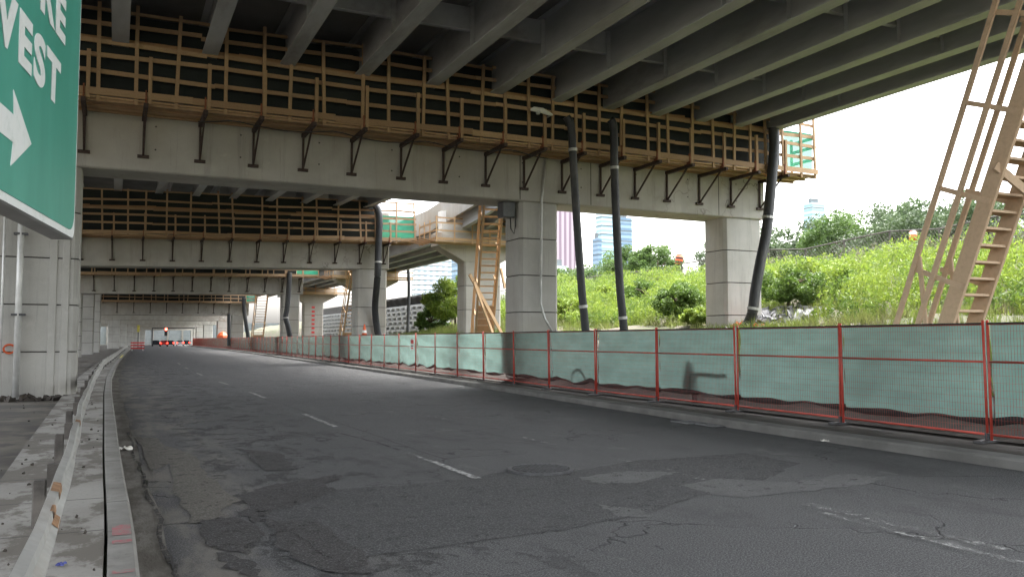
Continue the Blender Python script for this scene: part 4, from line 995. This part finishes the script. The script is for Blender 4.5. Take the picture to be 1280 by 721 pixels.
# ------------------------------------------------------------------ plants
def leaves(centres, size, up=.35, asp=.45, jitter=.3):
    """a bent-free diamond-ish quad per centre, random turn: verts, quads"""
    n = len(centres); a = nr.normal(size=(n, 3)); a[:, 2] += up * np.abs(nr.normal(size=n)) * 2; a /= np.linalg.norm(a, axis=1)[:, None]
    b = np.cross(a, nr.normal(size=(n, 3))); b /= np.linalg.norm(b, axis=1)[:, None] + 1e-9
    s_ = (size * (1 + jitter * nr.normal(size=n)).clip(.4, 2))[:, None] if np.isscalar(size) else size[:, None]
    P = np.stack([centres - a * s_, centres + b * s_ * asp, centres + a * s_, centres - b * s_ * asp], 1)
    return P.reshape(-1, 3), np.arange(n * 4).reshape(-1, 4)
def weeds(name, label, spots, m, per, hgt, size, spread):
    pts = []
    for x, y, z, s_ in spots:
        k_ = per; u = nr.random(k_) ** .8; r = spread * s_ * (.35 + .9 * u * (1.2 - u)); a = nr.random(k_) * 6.283
        pts.append(np.stack([x + r * np.cos(a) * nr.random(k_) ** .5, y + r * np.sin(a) * nr.random(k_) ** .5, z + u * hgt * s_], 1))
    P = np.concatenate(pts); v_, q = leaves(P, size, .8, .28); o = stuff(np_mesh(name, v_, q, m)); tag(o, label, 'plants'); return o
def patchy(x, y, f=.22): return .5 + .5 * math.sin(x * f * 1.7 + 1.3 * math.sin(y * f)) * math.cos(y * f * 1.3 + .8 * math.sin(x * f * .8))
sp_ = []
while len(sp_) < 4300:
    y = rnd.uniform(6, 74); e = rnd.uniform(11, 22.5); x = fence_x(y) + e
    if 27 < y < 47 and e < 13.2 - .8 * patchy(x, y, .9) and x < 24: continue
    if 22 < x < 27 and 24 < y < 31: continue
    if y > 46 and x < 28 or (patchy(x, y) < .13 and rnd.random() < .8): continue
    sp_.append((x, y, ground_z(x, y) - .03, .30 + (1.0 * patchy(x, y) ** 1.4 + .35 * patchy(x + 9, y, .6)) * min(1, max(0, (e - 10.5) / 4)) + rnd.uniform(-.12, .25)))
weeds('tall_weeds', 'dense bright green tall weeds covering the slope', sp_, 'leaf_weed', 52, 1.55, .075, .40)
sp_ = []
while len(sp_) < 3800:
    y = rnd.uniform(5, 78); e = rnd.uniform(1.6, 27); x = fence_x(y) + e
    if (27 < y < 47 and x < 23 and e < 12.5 and rnd.random() < .93) or (y > 24 and e < 6.5 and rnd.random() < .85) or (22 < x < 24.6 and 25 < y < 29): continue
    sp_.append((x, y, ground_z(x, y) - .03, rnd.uniform(.6, 1.2)))
def blades(name, label, spots, m, per):
    V = []; 
    for x, y, z, s_ in spots:
        a = nr.random(per) * 6.283; r = nr.random(per) * .28; bx_, by_ = x + r * np.cos(a), y + r * np.sin(a); h_ = (.22 + .3 * nr.random(per)) * s_; ln = nr.normal(size=(per, 2)) * .14; w_ = .012 + .01 * nr.random(per); ca, sa = np.cos(a * 3), np.sin(a * 3)
        z_ = np.full(per, z)
        V.append(np.stack([np.stack([bx_ - w_ * ca, by_ - w_ * sa, z_], 1), np.stack([bx_ + w_ * ca, by_ + w_ * sa, z_], 1), np.stack([bx_ + ln[:, 0] + .003, by_ + ln[:, 1], z_ + h_], 1), np.stack([bx_ + ln[:, 0] - .003, by_ + ln[:, 1], z_ + h_], 1)], 1).reshape(-1, 3))
    V = np.concatenate(V); o = stuff(np_mesh(name, V, np.arange(len(V)).reshape(-1, 4), m)); tag(o, label, 'grass'); return o
blades('grass', 'yellow green grass low on the slope behind the fence', sp_, 'leaf_grass', 26)
sp_ = [(x_, y_, ground_z(x_, y_) - .05, rnd.uniform(.4, .95)) for x_, y_ in ((rnd.uniform(34.5, 41), rnd.uniform(18, 90)) for _ in range(560))]
weeds('dry_brush', 'greyish dry brush along the slope fence', sp_, 'leaf_dry', 36, 1.1, .10, .55)

def crown(rx, rz, n_cl, per, size, seed, m, name='crown', parent=None, zc=0.0, low=-.55):
    R_ = np.random.default_rng(seed); pts = []
    for i in range(n_cl):
        d = R_.normal(size=3); d /= np.linalg.norm(d); d[2] = max(d[2], low); q = R_.uniform(.35, 1.0) ** .6
        c_ = np.array([d[0] * rx * q, d[1] * rx * q, zc + d[2] * rz * q]); s_ = R_.uniform(.16, .30) * rx
        o_ = R_.normal(size=(per, 3)); o_ /= np.linalg.norm(o_, axis=1)[:, None]; o_ *= (R_.random(per) ** .4)[:, None] * s_; o_[:, 2] *= .75
        pts.append(c_ + o_)
    P = np.concatenate(pts); v_, q = leaves(P, size, .3, .55); return np_mesh(name, v_, q, m, parent)
def tree(label, x, y, rx, h, m, seed, n_cl=60, per=230, size=.13, group='trees along the ridge', kind='tree', base=None):
    z = ground_z(x, y) if base is None else base
    t = thing(kind, label, 'tree' if kind == 'tree' else 'shrub', (x, y, z), 0, group); R_ = random.Random(seed)
    rz = h * .42; zc = h - rz
    mb = MB(); mb.tube([(0, 0, -.3), (.05, .03, zc * .4), (R_.uniform(-.2, .2), R_.uniform(-.2, .2), zc), (R_.uniform(-.3, .3), 0, zc + rz * .5)], [.05 * h ** .8 * .5 + .03, .04 * h ** .8 * .5 + .02, .1, .03], 8)
    for i in range(6):
        a = R_.uniform(0, 6.28); q = R_.uniform(.3, .6); p0 = Vector((0, 0, zc * R_.uniform(.35, .9))); p2_ = Vector((math.cos(a) * rx * q, math.sin(a) * rx * q, zc + rz * R_.uniform(-.2, .4)))
        mb.tube([p0, p0.lerp(p2_, .5) + Vector((0, 0, .15)), p2_], [.09, .06, .02], 6)
    mb.build('trunk', 'bark', t, smooth=True); crown(rx, rz, n_cl, per, size, seed, m, 'crown', t, zc, -.75); return t
tr = [(905 + 0, 'dark green tree on the ridge just right of the right column, lowest of the row', 60, 68, 4.8, 6.7, 'leaf_tree'),
      (0, 'broad dark tree on the ridge below the small far building', 62, 62, 5.0, 6.9, 'leaf_tree'),
      (0, 'lighter green tree on the ridge, left of its middle', 60, 56, 4.8, 6.7, 'leaf_light'),
      (0, 'tallest bushy dark tree on the ridge, behind the orange van', 61, 50, 5.4, 6.8, 'leaf_tree'),
      (0, 'bushy dark tree on the ridge, right of the tallest', 59, 45, 5.0, 6.3, 'leaf_tree'),
      (0, 'dark tree on the ridge behind the left rails of the large stair', 58, 40, 4.8, 5.8, 'leaf_tree'),
      (0, 'dark tree on the ridge behind the treads of the large stair', 57, 35, 4.6, 5.5, 'leaf_tree'),
      (0, 'rightmost tree on the ridge, at the picture edge', 56, 30, 4.6, 5.4, 'leaf_light'),
      (0, 'airy pale tree in the gap, below the dark blue tower', 56, 85, 3.6, 6.4, 'leaf_light'),
      (0, 'pale spreading tree in the gap, right beside the right hose', 57, 81, 3.2, 6.4, 'leaf_light'),
      (0, 'grey green tree in the gap, just left of the right column', 58, 70.5, 3.4, 5.4, 'leaf_tree'),
      (0, 'mid green tree in the gap between the two hanging hoses', 58, 96, 4.2, 5.5, 'leaf_light'),
      (0, 'bright leafy tree in the gap next to the middle column', 54, 99, 3.8, 4.6, 'leaf_light'),
      (0, 'wide hazy tree in the gap beyond the left hose', 66, 118, 6, 5.4, 'leaf_tree')]
for i, (_, lb, x, y, rx, h, m) in enumerate(tr): tree(lb, x, y, rx, h, m, 100 + i)
tree('bright green tree on the grass bank left of the timber stair', 25.6, 65.5, 2.5, 4.4, 'leaf_weed', 300, 60, 280, .085, None)
tree('small leafy tree at the foot of the grass bank before the crib wall', 24.6, 68.5, 1.6, 2.6, 'leaf_light', 301, 40, 200, .08, None)
for i, (px, py, X, r, h, m, lb) in enumerate(((850, 398, 25, 1.5, 1.9, 'leaf_shrub', 'dark green shrub left of the right column foot'), (875, 404, 23.5, .8, .7, 'leaf_weed', 'low yellow green shrub at the foot of the right column'), (712, 385, 26, 1.2, 1.6, 'leaf_weed', 'bright shrub beside the middle column on the slope'), (985, 385, 26.5, 1.6, 1.9, 'leaf_shrub', 'dark leafy shrub right of the right column'), (1020, 372, 29, 1.8, 1.9, 'leaf_weed', 'light leafy shrub on the slope among the weeds, right of the dark one'), (810, 372, 31, 1.5, 1.6, 'leaf_shrub', 'mid green shrub on the slope below the barrel fence'), (760, 372, 32, 1.4, 1.5, 'leaf_weed', 'small light shrub on the slope between the hanging hoses'))):
    d = ray(px, py); y = X * d.y / d.x
    tree(lb, X, y, r, h, m, 400 + i, 44, 170, .065, 'shrubs on the slope', 'shrub')
sp_ = []
while len(sp_) < 700:
    y = rnd.uniform(54, 78); x = rnd.uniform(19, 33)
    sp_.append((x, y, ground_z(x, y) - .03, rnd.uniform(.8, 1.5)))
blades('grass', 'long grass on the bank under the ramp bridge', sp_, 'leaf_grass', 40)

# ------------------------------------------------------------------ towers far away
def tower(label, px0, px1, ytop, Y, m, roof=None, kind='office_tower', depth=9, bands=14):
    a, b = at_y(px0, ytop, Y), at_y(px1, ytop, Y); x0, x1, zt = a.x, b.x, a.z
    t = thing(kind, label, 'building', ((x0 + x1) / 2, Y, 0)); w = (x1 - x0) / 2
    MB().box((-w, 0, 0), (w, depth, zt)).build('wall', m, t)
    MB().box((-w * .6, 4, zt), (w * .6, depth * .7, zt + 4)).build('roof_block', 'far_wall', t)
    for i in range(bands): 
        z = zt * (i + .7) / bands; MB().box((-w - .35, -.35, z), (w + .35, depth + .3, z + .5)).build('floor_band', 'far_wall', t)
    return t
tower('tall pinkish striped tower next to the middle column', 690, 719, 200, 520, 'tower_pink', bands=0)
tower('tall pale glass tower behind the right hose', 752, 773, 258, 560, 'tower_glass', bands=16)
tower('dark blue glass tower right of the right hose', 776, 790, 272, 500, 'tower_navy', bands=12)
tower('low blue glass block left of the pale glass tower', 748, 752, 297, 540, 'tower_navy', bands=8)
tower('pale glass tower left of the timber stair, seen under the ramp', 520, 569, 318, 620, 'tower_pale', bands=18)
tower('dark blue tower right beside the pale one seen under the ramp', 570, 590, 318, 560, 'tower_navy', bands=12)
tower('small pale building above the ridge trees', 1015, 1031, 253, 480, 'tower_glass', bands=8)
tower('low white building in the gap, right of the middle column', 692, 710, 332, 420, 'tower_pale', bands=4)

t = thing('far_building', 'pale blue grey building wall closing the far end of the road', 'building', (10, 332, -.1))
MB().box((-90, 0, 0), (70, 12, 8)).build('wall', 'far_wall', t)
for i in range(32): MB().box((-88 + i * 5, -.3, 0), (-87.4 + i * 5, -.004, 7.9)).build('pilaster', 'concrete_dark', t)
t = thing('far_building', 'long low grey building beyond the left columns', 'building', (-52, 60, -.1))
MB().box((-12, 0, 0), (0, 250, 9)).build('wall', 'concrete_dark', t)
for i in range(24): MB().box((.004, 4 + i * 10, 1.2), (.1, 9 + i * 10, 4.5)).build('window', 'box_grey', t)

# ------------------------------------------------------------------ light
w = bpy.data.worlds.new('World'); S.world = w; w.use_nodes = True; nt = w.node_tree; bg = nt.nodes['Background']
sky = nt.nodes.new('ShaderNodeTexSky'); sky.sky_type = 'NISHITA'; sky.sun_disc = False
SUN_EL, SUN_AZ = math.radians(66), math.radians(75)
sky.sun_elevation = SUN_EL; sky.sun_rotation = SUN_AZ; sky.dust_density = 6; sky.air_density = 1.3; sky.ozone_density = 1
hs = nt.nodes.new('ShaderNodeHueSaturation'); hs.inputs['Saturation'].default_value = .25
nt.links.new(sky.outputs[0], hs.inputs['Color']); nt.links.new(hs.outputs[0], bg.inputs['Color']); bg.inputs['Strength'].default_value = .15
sl_ = bpy.data.lights.new('sun', 'SUN'); sl_.energy = 0.55; sl_.angle = math.radians(25); sl_.color = (1, .97, .93)
so = bpy.data.objects.new('sun', sl_); C.objects.link(so)
dirv = Vector((math.sin(SUN_AZ) * math.cos(SUN_EL), math.cos(SUN_AZ) * math.cos(SUN_EL), math.sin(SUN_EL)))
so.rotation_euler = dirv.to_track_quat('Z', 'Y').to_euler()
S.view_settings.view_transform = 'Standard'; S.view_settings.look = 'None'; S.view_settings.gamma = 1; S.view_settings.use_curve_mapping = False
S.view_settings.exposure = 3.0
S.render.engine = 'CYCLES'; cy = S.cycles
cy.use_denoising = True
cy.max_bounces = 10; cy.diffuse_bounces = 6; cy.transparent_max_bounces = 12; cy.glossy_bounces = 3; cy.transmission_bounces = 4
cy.sample_clamp_indirect = 6; cy.caustics_reflective = False; cy.caustics_refractive = False
cy.use_adaptive_sampling = True; cy.adaptive_threshold = .02
